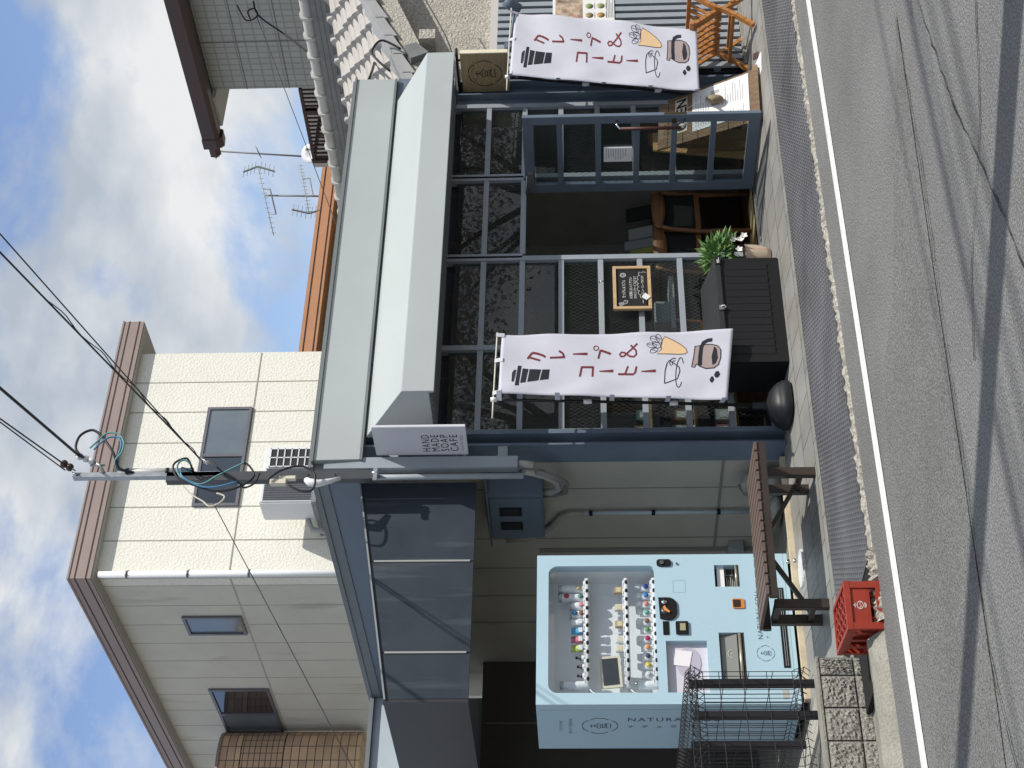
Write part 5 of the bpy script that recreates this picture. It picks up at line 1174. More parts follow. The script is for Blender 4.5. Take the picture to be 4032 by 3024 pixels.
# ------------------------------------------------------------------ menu stand, hanging weight, plank, white mat
ab = thing('menu_stand', (10.15,9.15,-.04), 'weathered wood menu stand lettered OPEN behind the open door', 'menu stand')
LT, LB = Vector((9.62,9.30,.83)), Vector((9.72,9.06,-.04)); RT, RB = Vector((10.10,9.22,.80)), Vector((10.27,8.98,-.05))
def Q(u, v, off=0.0):
    p = LT*(1-u)*(1-v)+RT*u*(1-v)+LB*(1-u)*v+RB*u*v; n = (RT-LT).cross(LB-LT).normalized(); n = -n if n.y > 0 else n; return p+n*off
def qplate(mb, u0, u1, v0, v1, o0, o1): return mb.hexa([tuple(Q(u0,v1,o0)),tuple(Q(u1,v1,o0)),tuple(Q(u1,v1,o1)),tuple(Q(u0,v1,o1)),tuple(Q(u0,v0,o0)),tuple(Q(u1,v0,o0)),tuple(Q(u1,v0,o1)),tuple(Q(u0,v0,o1))])
mb = MB()
for k in range(6): qplate(mb, 0, 1, .10+.145*k, .10+.145*k+.138, 0, .016)
mb.build('plank_panel', plankw, ab)
mb = MB(); qplate(mb, .0, .93, .0, .095, 0, .02); qplate(mb, -.02, 1.02, .935, .985, .0165, .05); qplate(mb, .0, 1, .986, 1.0, 0, .016); mb.each('rail', plankw, ab)
mb = MB(); qplate(mb, .16, .96, .335, .885, .0175, .0195); mn = mb.build('menu_sheet', whitep, ab)
it = []; rn = random.Random(5)
def qput(mb, items, off):
    for pl in items:
        vs, fs = pl if isinstance(pl, tuple) else (pl, [tuple(range(len(pl)))])
        mb.add([tuple(Q(p[0], p[1], off)) for p in vs], fs)
for c, (u0, u1) in enumerate(((.22, .42), (.50, .90))):
    for k in range(20):
        v = .37+.024*k
        if c == 1 and 6 <= k <= 10: continue
        it += stroke([(u0, v), (u0+(u1-u0)*rn.uniform(.35, 1), v)], .006)
for i in range(3): it.append([(.54+.12*i,.52),(.62+.12*i,.52),(.605+.12*i,.60),(.555+.12*i,.60)])
mb = MB(); qput(mb, it, .0205); mb.build('lettering', M('menu_grey', (.42,.41,.42), .8), mn)
mb = MB(); qplate(mb, .22, .93, .165, .285, .0165, .0195); pnl = mb.build('word_panel', M('cream_panel', (.68,.60,.45), .7), ab)
v, f = text2d('OPEN', .1, 1.02, .003); w_ = width2d(v); x0 = min(p[0] for p in v)
mb = MB(); qput(mb, [([(.25+(p[0]-x0)/w_*.66, .275-p[1]/.072*.10) for p in v], f)], .0210); mb.build('lettering', ink, pnl)
mb = MB(); mb.beam((9.75,9.44,-.01), (9.68,9.29,.72), .03, .03); mb.beam((10.30,9.42,-.01), (10.16,9.23,.72), .03, .03); mb.each('rear_leg', plankw, ab)
wt = thing('hanging_weight', (10.05,9.05,.42), 'crumpled brown paper covered weight hung on strings over the menu', 'weight')
c = Q(.62, .56, .055); mb = MB()
mb.grid(lambda u, v: (c.x+.045*math.cos(6.283*u)*(1+.12*math.sin(13*u+9*v))*math.sin(math.pi*min(.97, max(.03, v)))**.35, c.y+.035*math.sin(6.283*u)*(1+.1*math.sin(9*u+5*v))*math.sin(math.pi*min(.97, max(.03, v)))**.35, c.z-.07+.14*v), 14, 8, False)
mb.build('paper_wrap', M('kraft_crumple', (.27,.21,.13), .8, var=.3, vscale=14, bump=1.2, bscale=30), wt)
tpq = Q(.66, .29, .03); MB().tube([(c.x,c.y,c.z+.07),(c.x+.003,c.y,c.z+.10),tuple(tpq)], .003, 6).build('string', white, wt)
tag(MB().hexa([(9.62,9.43,.0),(9.98,9.42,.0),(9.98,9.40,.0),(9.62,9.41,.0),(9.78,9.46,.86),(9.99,9.455,.86),(9.99,9.435,.86),(9.78,9.44,.86)]).build('wood_plank', M('broad_plank', (.46,.29,.13), .55, var=.2, vscale=3, stretch=(10, 10, 1))), 'broad bare wood plank leaning behind the open glass door', 'plank')
tag(MB().hexa([(10.32,8.84,-.058),(10.48,9.18,-.03),(10.22,9.26,-.025),(10.16,8.90,-.055),(10.32,8.84,-.052),(10.48,9.18,-.024),(10.22,9.26,-.019),(10.16,8.90,-.049)]).build('white_sheet', whitep), 'white sheet lying on the paving beside the menu stand', 'sheet')
tag(MB().hexa([(10.42,8.92,-.055),(10.62,9.12,-.04),(10.57,9.15,-.035),(10.38,8.96,-.05),(10.42,8.92,-.046),(10.62,9.12,-.031),(10.57,9.15,-.026),(10.38,8.96,-.041)]).build('doormat', M('dark_red_mat', (.075,.04,.038), .9, var=.3, vscale=30)), 'dark reddish brown mat strip beside the white sheet', 'mat')
# ------------------------------------------------------------------ slatted fence on the right with poster and lamp
sf = thing('slat_fence', (12,9.45,0), 'slate blue fence of narrow upright slats right of the entrance', 'fence')
mb = MB()
for i in range(46):
    x = 10.80+.0995*i; mb.box(x, x+.060, 9.405, 9.43, .02, 2.235)
mb.build('slat', paint, sf)
mb = MB()
for z in (.25, 1.15, 2.05): mb.box(10.78, 15.4, 9.431, 9.46, z-.03, z+.03)
mb.each('rail', paint_shaded, sf)
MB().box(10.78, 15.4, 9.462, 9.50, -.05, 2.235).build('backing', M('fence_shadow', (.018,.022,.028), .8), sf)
mb = MB(); mb.box(10.78, 16, 9.36, 9.50, -.08, .015); mb.build('base_kerb', concrete, sf)
ps = thing('poster', (11.65,9.40,1.15), 'white menu poster with food photos on the slatted fence', 'poster')
MB().box(11.44, 11.99, 9.396, 9.402, 1.155, 1.725).build('sheet', M('gloss_paper', (.78,.77,.74), .35), ps)
mb = MB(); mb.box(11.475, 11.955, 9.3935, 9.3955, 1.45, 1.70); mb.build('photo', M('food_print', (.42,.33,.24), .4, var=.9, vscale=9, dirt=((.42,.06,.04), 11, .55, (1,1,1))), ps)
rn = random.Random(3)
for i in range(3):
    for j in range(2): disc('food_picture', 11.53+.13*i, 1.385-.105*j, .036, colm('food%d' % (i*2+j), (rn.uniform(.2,.5), rn.uniform(.1,.3), rn.uniform(.06,.2))), 9.3955, .002, ps)
it = []
for i in range(3):
    for j in range(2): it += stroke([(11.49+.13*i, 1.335-.105*j), (11.57+.13*i, 1.335-.105*j)], .007)
for k in range(5): it += stroke([(11.49, 1.225-.014*k), (11.49+.4*rn.uniform(.5, 1), 1.225-.014*k)], .006)
put2d(MB(), it, (0,9.396,0), (1,0,0), (0,0,1), .001, (0,-1,0)).build('lettering', M('grey_print', (.25,.25,.27), .8), ps)
lp = thing('spot_lamp', (11.4,9.39,2.1), 'slate grey spot lamp on a bent arm above the right banner', 'lamp')
mb = MB(); mb.tube([(11.53,9.30,2.02),(11.535,9.26,2.10),(11.56,9.22,2.15)], [.038,.055,.06], 14); mb.build('head', paint_shaded, lp)
mb = MB(); mb.tube([(11.52,9.32,2.08),(11.42,9.33,2.085),(11.25,9.36,2.10),(11.12,9.385,2.125)], .012, 8); mb.build('arm', paint_shaded, lp)
mb = MB(); mb.tube([(11.10,9.402,2.13),(11.10,9.36,2.13)], .04, 14); mb.build('mount', paint_shaded, lp)
# ------------------------------------------------------------------ low scissor chair of orange wood
oc = thing('wooden_chair', (10.97,9.15,-.03), 'low orange wood scissor chair with curved slats before the slatted fence', 'chair')
ow = M('orange_wood', (.43,.185,.055), .4, spec=.45, var=.2, vscale=4, stretch=(6, 6, 2))
def prof_(sg, top=True, n=9):   # one curved member in the x-z plane: top tip -> centre -> opposite foot
    pts = []
    for i in range(n+1):
        u = i/n
        if u < .5: k = u/.5; pts.append((sg*(-.19*(1-k)**1.35), .50-.235*k**.85))
        else: k = (u-.5)/.5; pts.append((sg*(.235*k**1.25), .265-.285*k**1.05))
    return pts
OX = 10.955
for sg in (1, -1):
    for j, y in enumerate((8.90, 9.40)):
        yy = y+.018*sg; mb = MB(); P_ = [(OX+x, yy, z) for x, z in prof_(sg)]
        for a, b in zip(P_, P_[1:]): mb.beam(a, (b[0]+(b[0]-a[0])*.06, b[1], b[2]+(b[2]-a[2])*.06), .034, .042, (0,1,0))
        mb.build('curved_leg', ow, oc)
    for j in range(7):
        y = 8.96+.063*j+.03*(sg < 0); mb = MB(); P_ = [(OX+x, y, z) for x, z in prof_(sg)[:6]]
        for a, b in zip(P_, P_[1:]): mb.beam(a, (b[0]+(b[0]-a[0])*.06, b[1], b[2]+(b[2]-a[2])*.06), .024, .02, (0,1,0))
        mb.build('slat', ow, oc)
    mb = MB(); mb.beam((OX-sg*.195, 8.87, .505), (OX-sg*.195, 9.43, .505), .05, .035); mb.build('top_rail', ow, oc)
    mb = MB(); mb.beam((OX+sg*.10, 8.88, .14), (OX+sg*.10, 9.42, .14), .035, .03); mb.build('stretcher', ow, oc)
# ------------------------------------------------------------------ inside the cafe
def inner_chair(x, y, rz, label, grp='wooden dining chairs inside the cafe'):
    """dining chair seen from behind: broad oak top rail, black back pad"""
    t = thing('dining_chair', (x, y, 0), label, 'chair', grp)
    ca_, sa_ = math.cos(rz), math.sin(rz)
    def T(p): return (x+p[0]*ca_-p[1]*sa_, y+p[0]*sa_+p[1]*ca_, p[2])
    def part(mb, nm, m, **k): mb.v = [T(p) for p in mb.v]; return mb.build(nm, m, t, **k)
    w = .24
    for sx in (-1, 1):
        part(MB().tube([(sx*w,-.02,.008),(sx*(w-.006),-.02,.44),(sx*(w-.01),-.05,.70),(sx*(w-.03),-.085,.86)], [.017,.022,.021,.017], 10), 'back_leg', oak)
        part(MB().tube([(sx*w,.42,.008),(sx*w,.42,.43)], [.015,.02], 10), 'front_leg', oak)
    n = 12; mb = MB()
    def rail(z0, z1, dep):
        vs = []
        for i in range(n+1):
            u = -1+2*i/n; yy = -.075-dep*(1-u*u); top = z1-.035*abs(u)**3; bot = z0+.035*abs(u)**2.5-.01*(1-u*u)
            vs += [(u*w, yy-.011, bot), (u*w, yy+.011, bot), (u*w, yy+.011, top), (u*w, yy-.011, top)]
        return mb.add(vs, [(i*4+k, i*4+(k+1) % 4, (i+1)*4+(k+1) % 4, (i+1)*4+k) for i in range(n) for k in range(4)]+[(0,1,2,3), (n*4+3,n*4+2,n*4+1,n*4)], True)
    rail(.765, .875, .02); part(mb, 'top_rail', oak)
    mb = MB(); mb.beam((-w,-.03,.475), (w,-.03,.475), .025, .045); part(mb, 'cross_rail', oak)
    mb = MB(); mb.box(-w+.02, w-.02, -.045, -.02, .50, .77); part(mb, 'back_pad', leather)
    mb = MB(); mb.box(-w, w, -.0, .44, .42, .465); part(mb, 'seat', leather, bevel=.01)
    return t
inner_chair(9.52, 9.98, R(4), 'oak backed dining chair in the doorway nearest the open door')
inner_chair(9.10, 10.02, R(-3), 'oak backed dining chair in the doorway behind the potted plant')
inner_chair(8.20, 10.15, R(5), 'oak backed dining chair behind the window under the blackboard')
ct = thing('counter_shelf', (9.3,10.75,0), 'low dark shelf carrying books and magazines behind the dining chairs', 'shelf')
MB().box(8.0, 10.35, 10.55, 10.95, .02, .80).build('cabinet', M('dark_walnut', (.035,.02,.014), .5), ct); MB().box(7.98, 10.37, 10.53, 10.97, .8005, .83).build('top', oakd, ct)
rn = random.Random(11)
BK = [(10.18, .16, .24, 'dark', (.035,.04,.035), 'dark covered magazine standing at the right end of the shelf'), (9.93, .13, .22, 'white', (.50,.50,.48), 'white book with coloured dots standing on the shelf'),
      (9.79, .10, .26, 'pale', (.42,.43,.42), 'tall pale magazine beside the dotted book'), (9.70, .07, .21, 'lime', (.45,.46,.12), 'thin lime edged booklet between pale books'), (9.61, .08, .235, 'grey', (.24,.25,.25), 'grey booklet left of the lime booklet'),
      (9.50, .11, .22, 'black', (.03,.03,.035), 'black covered book above the second chair'), (9.37, .12, .23, 'navy', (.04,.05,.16), 'navy and white magazine at the left end of the shelf')]
for x, w, h, nm, c, lb in BK:
    t = thing('book', (x, 10.62, .83), lb, 'book', 'books on the shelf inside the cafe')
    MB().hexa([(x-w/2,10.60,.832),(x+w/2,10.60,.832),(x+w/2,10.62,.832),(x-w/2,10.62,.832),(x-w/2,10.66,.83+h),(x+w/2,10.66,.83+h),(x+w/2,10.68,.83+h),(x-w/2,10.68,.83+h)]).build('cover', colm('book_'+nm, c), t)
    mb = MB()
    if nm == 'white':
        for i in range(3):
            for j in range(3): mb.add([(x-.04+.04*i+.016*math.cos(a*.628), 10.599+.06*(.035+.045*j+.016*math.sin(a*.628))/h-.0015, .85+.045*j+.016*math.sin(a*.628)) for a in range(10)], [tuple(range(10))])
        mb.build('printed_dot', M('dots', (.30,.12,.16), .6, var=1.2, vscale=28), t)
    else:
        mb.add([(x-w*.35,10.604+.06*.15-.003,.83+h*.15),(x+w*.2,10.604+.06*.15-.003,.83+h*.15),(x+w*.2,10.604+.06*.32-.003,.83+h*.32),(x-w*.35,10.604+.06*.32-.003,.83+h*.32)], [(0,1,2,3)]); mb.build('paper_label', colm('bk2_'+nm, tuple(min(1, v*1.8+.08) for v in c)), t)
tag(MB().hexa([(9.10,9.66,.009),(9.60,9.68,.009),(9.62,10.0,.009),(9.12,10.02,.009),(9.10,9.66,.02),(9.60,9.68,.02),(9.62,10.0,.02),(9.12,10.02,.02)]).build('entrance_mat', M('straw_mat', (.62,.47,.20), .85, var=.2, vscale=20)), 'straw coloured mat just inside the cafe doorway', 'mat')
# shelf with goods behind the left window
gs = thing('goods_shelf', (7.25,10.0,0), 'wooden goods shelf seen through the window behind the left banner', 'shelf')
mb = MB(); mb.box(6.92, 7.55, 9.85, 10.2, .60, .62); mb.box(6.92, 7.55, 9.85, 10.2, .28, .30); mb.box(6.92, 7.55, 9.85, 10.2, .95, .97); mb.each('board', pine, gs)
mb = MB(); mb.box(6.91, 6.93, 9.85, 10.2, .01, 1.3); mb.box(7.55, 7.57, 9.85, 10.2, .01, 1.3); mb.each('upright', pine, gs)
rn = random.Random(21)
GD = [('teal wrapped soap gift', (.12,.22,.20)), ('pink wrapped soap gift', (.45,.22,.24)), ('white wrapped soap gift', (.55,.55,.52)), ('brown wrapped soap gift', (.28,.17,.09))]
for i in range(12):
    lv = i // 4; k = i % 4; x = 6.99+.15*k; z = (.30, .62, .97)[lv]
    t = thing('gift_box', (x, 9.93, z), '%s on the %s board of the goods shelf' % (GD[(k+lv) % 4][0], ('lowest', 'middle', 'upper')[lv]), 'gift box', 'wrapped goods on the window shelf')
    h = rn.uniform(.10, .2); Box(x-.05, x+.05, 9.89, 9.97, z+.001, z+h).build('carton', colm('gift%d' % ((k+lv) % 4), GD[(k+lv) % 4][1]), t)
    MB().box(x-.03, x+.03, 9.886, 9.8895, z+h*.35, z+h*.75).build('paper_label', whitep, t)
tk = thing('tissue_box', (8.25,9.75,.86), 'white tissue box on a white ledge behind the window below blackboard', 'box')
Box(8.10, 8.32, 9.72, 9.86, .775, .90).build('carton', white, tk, bevel=.01); MB().box(8.0, 8.55, 9.68, 9.9, .735, .774).build('ledge', white, tk)
lw = thing('pendant_bulb', (7.86,10.9,1.77), 'small warm lit bulb glowing inside near the left window edge', 'bulb')
MB().sphere((7.42,10.35,1.735), .022).build('bulb', M('bulb_glow', (1,.8,.5), .5, emit=((1, .72, .35), 9.0)), lw); MB().tube([(7.42,10.35,1.73),(7.42,10.35,2.7)], .004, 6).build('cord', cablem, lw)
# ------------------------------------------------------------------ meter box, conduits, trunking, service mast
mtb = thing('meter_box', (6.6,10.1,1.8), 'slate blue electric meter box with two dark windows on the side wall', 'meter box')
MB().box(6.50, 6.715, 9.79, 10.42, 1.80, 2.22).build('body', paint_shaded, mtb, bevel=.006)
hd = MB(); hd.hexa([(6.44,9.76,2.21),(6.716,9.76,2.225),(6.716,10.45,2.225),(6.44,10.45,2.21),(6.44,9.76,2.222),(6.716,9.76,2.265),(6.716,10.45,2.265),(6.44,10.45,2.222)]); hd.build('hood', paint_shaded, mtb)
dr = MB().box(6.488, 6.4995, 9.85, 10.40, 1.815, 2.205).build('door', paint_shaded, mtb, bevel=.003)
for y0, y1 in ((9.965, 10.08), (10.165, 10.275)):
    f_ = MB().box(6.483, 6.4875, y0, y1, 1.965, 2.135).build('window_frame', blackm, dr); MB().box(6.480, 6.4828, y0+.012, y1-.012, 1.985, 2.12).build('pane', darkpane, f_)
tag(MB().tube([(6.60,9.93,1.80),(6.60,9.93,1.74),(6.59,9.87,1.68),(6.57,9.74,1.70),(6.545,9.63,1.78),(6.52,9.55,1.86),(6.50,9.50,1.93)], .026, 12).build('flexible_conduit', M('flex_grey', (.36,.36,.33), .6, var=.05)), 'grey corrugated hose curving from trunking to the meter box', 'conduit')
tag(MB().tube([(6.62,10.0,1.80),(6.62,10.0,1.72),(6.60,9.93,1.63),(6.58,9.78,1.62),(6.54,9.64,1.70),(6.51,9.52,1.84)], .02, 12).build('flexible_conduit', M('flex_dark', (.20,.20,.19), .6)), 'darker thin hose under the corrugated hose by the meter box', 'conduit')
tag(MB().tube([(6.69,10.72,2.12),(6.69,10.72,1.95),(6.69,10.66,1.84),(6.68,10.52,1.74),(6.68,10.40,1.68),(6.68,10.36,1.60),(6.68,10.36,1.50)], [.045,.035,.026,.022,.02,.02,.02], 12).build('flexible_conduit', M('flex_beige', (.33,.31,.27), .6)), 'beige hose bending from the wall hole into the thin pipe', 'conduit')
wp = thing('wall_pipe', (6.68,10.36,.3), 'thin pale blue grey pipe clipped upright on the side wall', 'pipe')
MB().tube([(6.685,10.36,1.55),(6.685,10.36,.10)], .016, 10).build('pipe', M('pipe_pale', (.42,.47,.50), .5), wp)
mb = MB()
for z in (1.44, .95, .44): mb.tube([(6.685,10.36,z-.014),(6.685,10.36,z+.014)], .022, 10)
mb.each('pipe_clip', blackm, wp)
tr = thing('cable_trunking', (6.48,9.4,1.95), 'slate painted square trunking and pipe running down the corner post', 'trunking')
MB().box(6.475, 6.575, 9.40, 9.47, 1.97, 3.40).build('duct', paint, tr, bevel=.003)
MB().tube([(6.42,9.44,3.3),(6.42,9.44,1.93)], .022, 12).build('pipe', paint, tr)
mb = MB(); mb.box(6.565, 6.69, 9.44, 9.46, 2.86, 2.93); mb.box(6.565, 6.69, 9.44, 9.46, 2.36, 2.43); mb.box(6.565, 6.69, 9.44, 9.46, 2.05, 2.12); mb.each('standoff', paint, tr)
MB().tube([(6.53,9.44,1.97),(6.53,9.46,1.86)], .028, 12).build('outlet', M('flex_grey', (.36,.36,.33), .6), tr)
sm = thing('service_mast', (6.4,9.38,3.0), 'galvanised channel mast with grey pipe rising above the cafe corner', 'mast')
def chan(mb, z0, z1, x0, w, d): mb.box(x0, x0+w, 9.37, 9.376, z0, z1); mb.box(x0, x0+.006, 9.3761, 9.37+d, z0, z1); mb.box(x0+w-.006, x0+w, 9.3761, 9.37+d, z0, z1); return mb
chan(MB(), 4.15, 5.25, 6.405, .04, .05).build('upper_channel', galv, sm)
chan(MB(), 3.0, 4.55, 6.365, .075, .06).build('lower_channel', M('channel_dark', (.07,.075,.08), .45, metal=.3, var=.2), sm)
mb = MB()
for k in range(6): mb.tube([(6.40,9.366,3.3+.2*k),(6.40,9.3695,3.3+.2*k)], .007, 8)
mb.each('bolt_hole', blackm, sm)
MB().tube([(6.458,9.39,4.92),(6.458,9.39,4.36)], .027, 14).build('pvc_pipe', M('pvc_grey', (.44,.44,.44), .45), sm)
mb = MB()
for z in (4.85, 4.55): mb.tube([(6.455,9.39,z-.012),(6.455,9.39,z+.012)], .032, 12)
mb.each('strap', blackm, sm)
mb = MB(); mb.box(6.33, 6.44, 9.34, 9.36, 2.99, 3.02); mb.tube([(6.40,9.35,2.98),(6.40,9.35,3.03)], .012, 8); mb.build('base_clamp', galv, sm)
mb = MB(); mb.tube([(6.44,9.37,5.02),(6.50,9.36,5.06),(6.53,9.36,5.10)], .012, 8); mb.tube([(6.50,9.36,5.02),(6.50,9.36,5.13)], .008, 8); mb.tube([(6.43,9.37,5.20),(6.42,9.36,5.23),(6.44,9.36,5.25)], .006, 6); mb.build('hook_bracket', galv, sm)
def insulator(p, d, mat, label, n=3, r_=.026):
    p, d = Vector(p), Vector(d).normalized(); t = thing('insulator', tuple(p), label, 'insulator'); mb = MB()
    for k in range(n): q = p+d*.05*k; mb.tube([q-d*.022, q-d*.01, q+d*.01, q+d*.022], [r_*.7, r_, r_, r_*.7], 12)
    mb.build('disc', mat, t); MB().tube([p-d*.05, p+d*(.05*n)], .006, 6).build('rod', galv, t); return t
insulator((6.535,9.355,5.125), (.35,-.1,.9), M('porcelain', (.70,.71,.72), .25), 'white porcelain insulator string on the service mast')
insulator((6.475,9.345,5.275), (.3,-.2,.6), M('brown_porcelain', (.05,.03,.028), .35), 'dark brown insulator at the top of the service mast', 2, .03)
insulator((6.51,9.34,4.26), (.4,-.1,.7), M('porcelain', (.70,.71,.72), .25), 'white insulator clamp in the middle of the service mast', 1, .02)
def wire(pts, r_, mat, label, name='overhead_cable', cat='cable', grp=None, sag=0.0, n=24):
    if len(pts) == 2:
        a, b = Vector(pts[0]), Vector(pts[1]); pts = [a+(b-a)*(i/n)-Vector((0,0,sag*4*(i/n)*(1-i/n))) for i in range(n+1)]
    else:   # smooth through the given points
        P_ = [Vector(p) for p in pts]; out_ = []
        for i in range(len(P_)-1):
            p0, p1, p2, p3 = P_[max(0, i-1)], P_[i], P_[i+1], P_[min(len(P_)-1, i+2)]
            for k in range(6):
                u = k/6; out_.append(.5*((2*p1)+(p2-p0)*u+(2*p0-5*p1+4*p2-p3)*u*u+(3*p1-p0-3*p2+p3)*u**3))
        pts = out_+[P_[-1]]
    return tag(MB().tube(pts, r_, 7).build(name, mat), label, cat, grp)
def beyond(a, b, k): a, b = Vector(a), Vector(b); return tuple(a+(b-a)*k)
G_ = 'service cables running up from the mast'
A1, A2, A3 = (6.56,9.33,5.21), (6.495,9.33,5.32), (6.52,9.33,4.30)
wire([A2, (2.45,-2.6,6.142)], .006, cablem, 'thin upper cable leaving the brown insulator to top edge', grp=G_)
wire([(6.44,9.33,5.30), (2.281,-2.6,5.738)], .005, cablem, 'thinnest guy wire beside the brown insulator', grp=G_)
wire([A1, (3.234,-2.6,6.228)], .011, cablem, 'thick black cable leaving the white porcelain insulator', grp=G_)
wire([A3, (3.154,-2.6,5.33)], .006, cablem, 'black cable rising steeply from the middle of the mast, lower of the pair', grp=G_)
wire([(6.535,9.33,4.32), (3.607,-2.6,5.388)], .0045, cablem, 'thin black cable rising steeply from the mast, upper of the pair', grp=G_)
tw = [Vector(A3)+(Vector((5.595,6.052,4.583))-Vector(A3))*(i/40)+Vector((.010*math.sin(i*.9), 0, .010*math.cos(i*.9)-.02*math.sin(math.pi*i/40))) for i in range(34)]
tag(MB().tube(tw, .0035, 6).build('overhead_cable', cablem), 'wavy twisted cable wound along the steep service cable', 'cable', G_)
LG = 'looped cables on the mast'
wire([(6.53,9.30,5.17),(6.605,9.29,5.24),(6.72,9.29,5.23),(6.772,9.29,5.15),(6.722,9.29,5.07),(6.66,9.29,5.02),(6.56,9.29,4.95),(6.455,9.33,4.90),(6.44,9.37,4.80)], .010, cablem, 'big black cable loop at the top of mast', 'cable_loop', grp=LG)
wire([(6.60,9.28,5.13),(6.655,9.28,5.09),(6.73,9.28,5.03),(6.73,9.28,4.95),(6.66,9.28,4.89),(6.56,9.28,4.885),(6.50,9.30,4.93),(6.455,9.37,4.92)], .007, teal, 'teal cable loop near the top of the mast', 'cable_loop', grp=LG)
wire([(6.59,9.285,5.10),(6.65,9.285,5.06),(6.70,9.285,5.0),(6.69,9.285,4.93),(6.62,9.285,4.90),(6.54,9.29,4.91),(6.465,9.37,4.92)], .007, bluec, 'blue cable loop near the top of the mast', 'cable_loop', grp=LG)
wire([(6.45,9.38,4.36),(6.42,9.28,4.345),(6.475,9.25,4.38),(6.46,9.25,4.44),(6.417,9.25,4.473),(6.35,9.25,4.455),(6.29,9.25,4.40),(6.235,9.25,4.28),(6.19,9.25,4.15),(6.20,9.25,4.02),(6.26,9.25,3.91),(6.33,9.25,3.87),(6.42,9.25,3.93),(6.425,9.25,4.0)], .008, cablem, 'long black cable loop round the middle of the mast', 'cable_loop', grp=LG)
wire([(6.44,9.37,4.37),(6.43,9.26,4.35),(6.455,9.24,4.40),(6.41,9.24,4.44),(6.32,9.24,4.41),(6.25,9.24,4.29),(6.25,9.24,4.22),(6.31,9.24,4.14),(6.38,9.24,4.03),(6.43,9.24,3.95)], .007, teal, 'teal cable crossing the middle of the mast', 'cable_loop', grp=LG)
wire([(6.43,9.36,4.36),(6.40,9.26,4.41),(6.31,9.235,4.39),(6.24,9.235,4.29),(6.21,9.235,4.19),(6.225,9.235,4.08),(6.26,9.235,3.98)], .007, bluec, 'blue cable crossing the middle of the mast', 'cable_loop', grp=LG)
wire([(6.52,9.31,4.28),(6.46,9.26,4.20),(6.40,9.25,4.15),(6.33,9.25,4.08),(6.26,9.25,3.97),(6.215,9.25,3.93),(6.25,9.25,3.86),(6.34,9.25,3.83)], .007, cablem, 'black cable hanging from the middle insulator', 'cable_loop', grp=LG)
wire([(6.24,9.25,4.38),(6.16,9.25,4.30),(6.10,9.25,4.21),(6.06,9.25,4.16),(6.085,9.25,4.09),(6.14,9.25,4.06),(6.17,9.25,4.12)], .006, offwhite, 'ivory cable loop hanging left of the mast', 'cable_loop', grp=LG)
wire([(6.285,9.25,3.762),(6.36,9.25,3.678),(6.398,9.25,3.546),(6.351,9.25,3.443),(6.253,9.25,3.418),(6.183,9.25,3.443),(6.184,9.25,3.524),(6.236,9.25,3.61)], .008, cablem, 'black cable loop in front of the air conditioner', 'cable_loop', grp=LG)
jb = thing('junction_box', (6.30,9.28,3.68), 'ivory cable junction box strapped to the mast', 'junction box')
MB().hexa([(6.262,9.27,3.635),(6.305,9.27,3.635),(6.305,9.31,3.635),(6.262,9.31,3.635),(6.262,9.27,3.755),(6.305,9.27,3.755),(6.305,9.31,3.755),(6.262,9.31,3.755)]).build('body', offwhite, jb, bevel=.004)
Box(6.305, 6.335, 9.275, 9.31, 3.57, 3.69).build('terminal', offwhite, jb, bevel=.003)
tag(MB().tube([(6.33,9.33,3.50),(6.295,9.31,3.47),(6.285,9.31,3.41),(6.315,9.33,3.34),(6.36,9.36,3.26)], [.022,.03,.028,.02,.014], 12).build('drain_elbow', white), 'white plastic elbow at the foot of the mast', 'pipe')
wire([(16.4,13.0,5.75),(16.10,13.0,5.64),(15.70,13.0,5.24),(15.1,13.0,4.65),(14.6,12.6,4.18),(13.2,11.3,3.75),(11.3,9.75,3.42),(10.72,9.45,3.40)], .012, cablem, 'black cable drooping from the grey tiled house to the awning')
wire([(16.12,13.0,5.68),(11.8,13.0,4.10)], .005, cablem, 'fine wire slanting down across the grey tiled house')
wire([(6.12,9.30,4.15),(2.6,9.30,2.13)], .0035, cablem, 'fine wire slanting across the beige house side wall', sag=.01)
wire([(16.05,13,5.75),(16.2,13,5.80),(16.25,13,5.72),(16.1,13,5.66),(16.02,13,5.80),(16.2,12.9,5.92)], .01, cablem, 'short black cable loop on the grey tiled house wall', 'cable_loop')
wire([(10.93,9.36,2.62),(11.3,9.38,2.72),(12.0,9.40,3.0)], .006, cablem, 'thin cable rising from the wooden sign across the sand wall')
wire([(11.15,9.42,3.12),(11.25,9.40,3.30),(11.10,9.40,3.38),(10.98,9.40,3.32),(10.85,9.42,3.2)], .011, cablem, 'black cable arched over the end of the tiled roof')
# stones by the side wall
for k, (x, y, sx, sy, sz, lb) in enumerate(((6.60,9.86,.10,.16,.30,'tall fan shaped green grey garden stone leaning on the side wall'), (6.50,10.05,.14,.16,.10,'low lumpy garden stone beside the bench leg'))):
    rn = random.Random(k+4); mb = MB(); mb.sphere((0,0,0), 1.0, 16, 10)
    mb.v = [(x+p[0]*sx*(1+rn.uniform(-.1,.1)), y+p[1]*sy*(1+rn.uniform(-.1,.1)), max(.0, sz*.45+p[2]*sz*.6*(1+rn.uniform(-.08,.08)))) for p in mb.v]; tag(mb.build('garden_stone', stone), lb, 'stone')
vh = MB(); vh.hexa([(6.60,10.83,.215),(6.719,10.83,.215),(6.719,11.0,.215),(6.60,11.0,.215),(6.66,10.83,.335),(6.719,10.83,.335),(6.719,11.0,.335),(6.66,11.0,.335)]); tag(vh.build('vent_hood', M('vent_grey', (.30,.31,.31), .5)), 'small grey vent hood low on the side wall', 'vent')
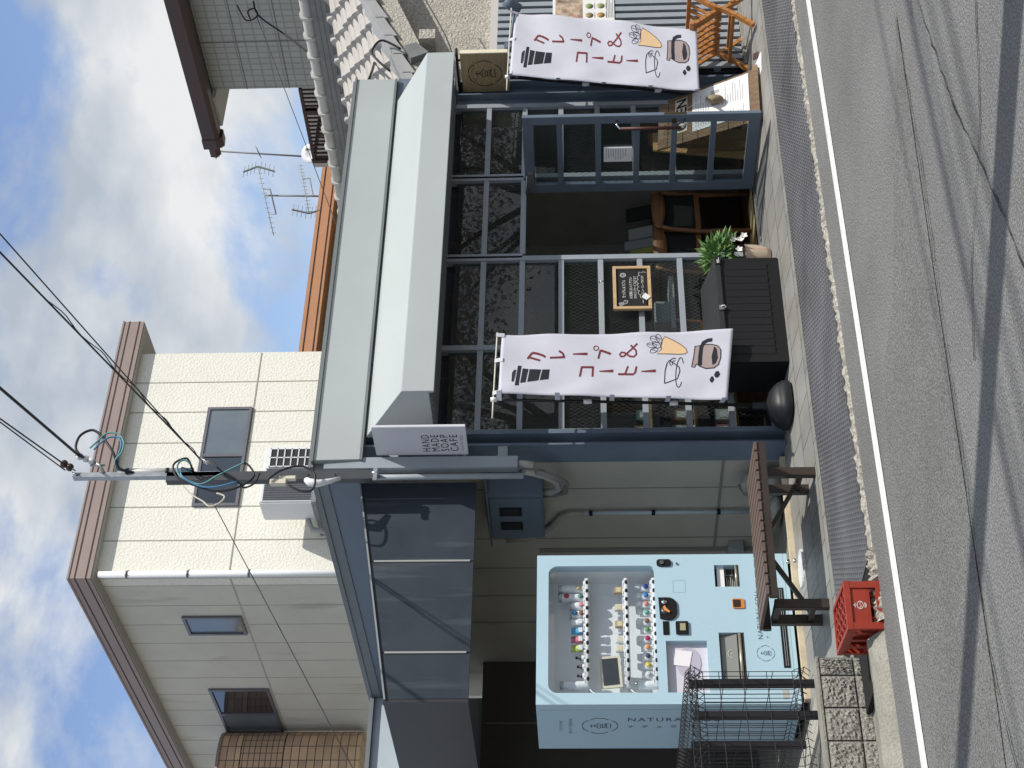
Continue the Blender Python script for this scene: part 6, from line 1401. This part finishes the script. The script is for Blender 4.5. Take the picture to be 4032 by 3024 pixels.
# ------------------------------------------------------------------ across the street, behind the viewer: what the panes mirror and what shades the road
up_ = thing('utility_pole', (5.9,1.5,-.1), 'grey concrete utility pole beside the road behind the viewer', 'utility pole')
MB().tube([(5.95,1.60,-.1),(5.95,1.66,2.6),(5.83,1.82,4.2),(5.80,1.86,6.2),(5.72,1.80,11)], [.16,.14,.11,.10,.09], 16).build('pole', greypole, up_)
sp_ = thing('service_pole', (3.2,-2.7,-.1), 'grey service pole across the road behind the viewer', 'utility pole')
MB().tube([(3.1,-2.75,-.1),(3.1,-2.75,9.5)], [.16,.11], 16).build('pole', greypole, sp_)
mb = MB(); mb.beam((2.2,-2.65,6.15), (3.8,-2.65,6.15), .07, .07); mb.beam((2.2,-2.65,5.40), (3.8,-2.65,5.40), .07, .07); mb.build('cross_arm', galv, sp_)
for k, (y, z, r_, x1) in enumerate(((-.55,8.0,.030,1), (-1.05,8.3,.014,1), (.25,7.6,.012,1), (-.1,7.2,.010,1), (-1.6,8.8,.020,1), (-2.9,9.2,.035,1))):
    wire([(-40,y,z),(45,y-.4,z+.1)], r_, cablem, ['thick street cable, lowest shadow band on the road', 'second street cable above the road', 'third street cable above the road', 'fourth street cable, lowest hung', 'fifth street cable high above the road', 'sixth street cable, highest hung'][k], 'street_cable', grp='street cables above the road', sag=.25, n=40)
struct(MB().box(-60, 120, -15.0, -14.2, -.1, 2.3).build('added_bank', added_bank))  # unseen dark bank, added to darken what the panes mirror
def tree(x, y, h, seed, label):
    rn = random.Random(seed); t = thing('cherry_tree', (x, y, -.1), label, 'tree', 'cherry trees across the road')
    mb = MB(); tips = []
    mb.tube([(x,y,-.1),(x+.1,y+.1,h*.22),(x-.05,y,h*.36)], [.26,.21,.17], 10)
    for k in range(7):
        a = k*.9+rn.uniform(0,.5); l = h*.42; p0 = Vector((x-.05,y,h*rn.uniform(.28,.36))); p1 = p0+Vector((math.cos(a)*l*.5, math.sin(a)*l*.5, h*.22)); p2 = p1+Vector((math.cos(a+.4)*l*.5, math.sin(a+.4)*l*.5, h*rn.uniform(.05,.25)))
        mb.tube([p0,p1,p2], [.1,.06,.02], 6); tips += [p1, (p1+p2)/2, p2]
    mb.build('trunk', bark, t)
    mb = MB()
    for _ in range(5200):
        c = rn.choice(tips); q = Vector((rn.gauss(0,1), rn.gauss(0,1), rn.gauss(0,.75))); p = c+q*h*.085
        d = Vector((rn.gauss(0,1), rn.gauss(0,1), rn.gauss(0,1))).normalized(); e = d.cross(Vector((rn.gauss(0,1), .3, 1))).normalized(); s = rn.uniform(.03, .085)
        mb.add([p-d*s, p+e*s*.7, p+d*s, p-e*s*.7], [(0,1,2,3)])
    mb.build('crown', blossom, t, fixn=False)
for k, (x, y, h) in enumerate(((15.5,-7.5,6.5), (20.5,-9.0,7.5), (26.5,-8.0,7.0), (33,-9.5,8), (10.5,-10,7))):
    tree(x, y, h, 30+k, ['blossoming cherry tree across the road, nearest the pole', 'blossoming cherry tree across the road, second along', 'blossoming cherry tree across the road, third along', 'tallest blossoming cherry tree, farthest along the road', 'blossoming cherry tree standing straight behind the viewer'][k])
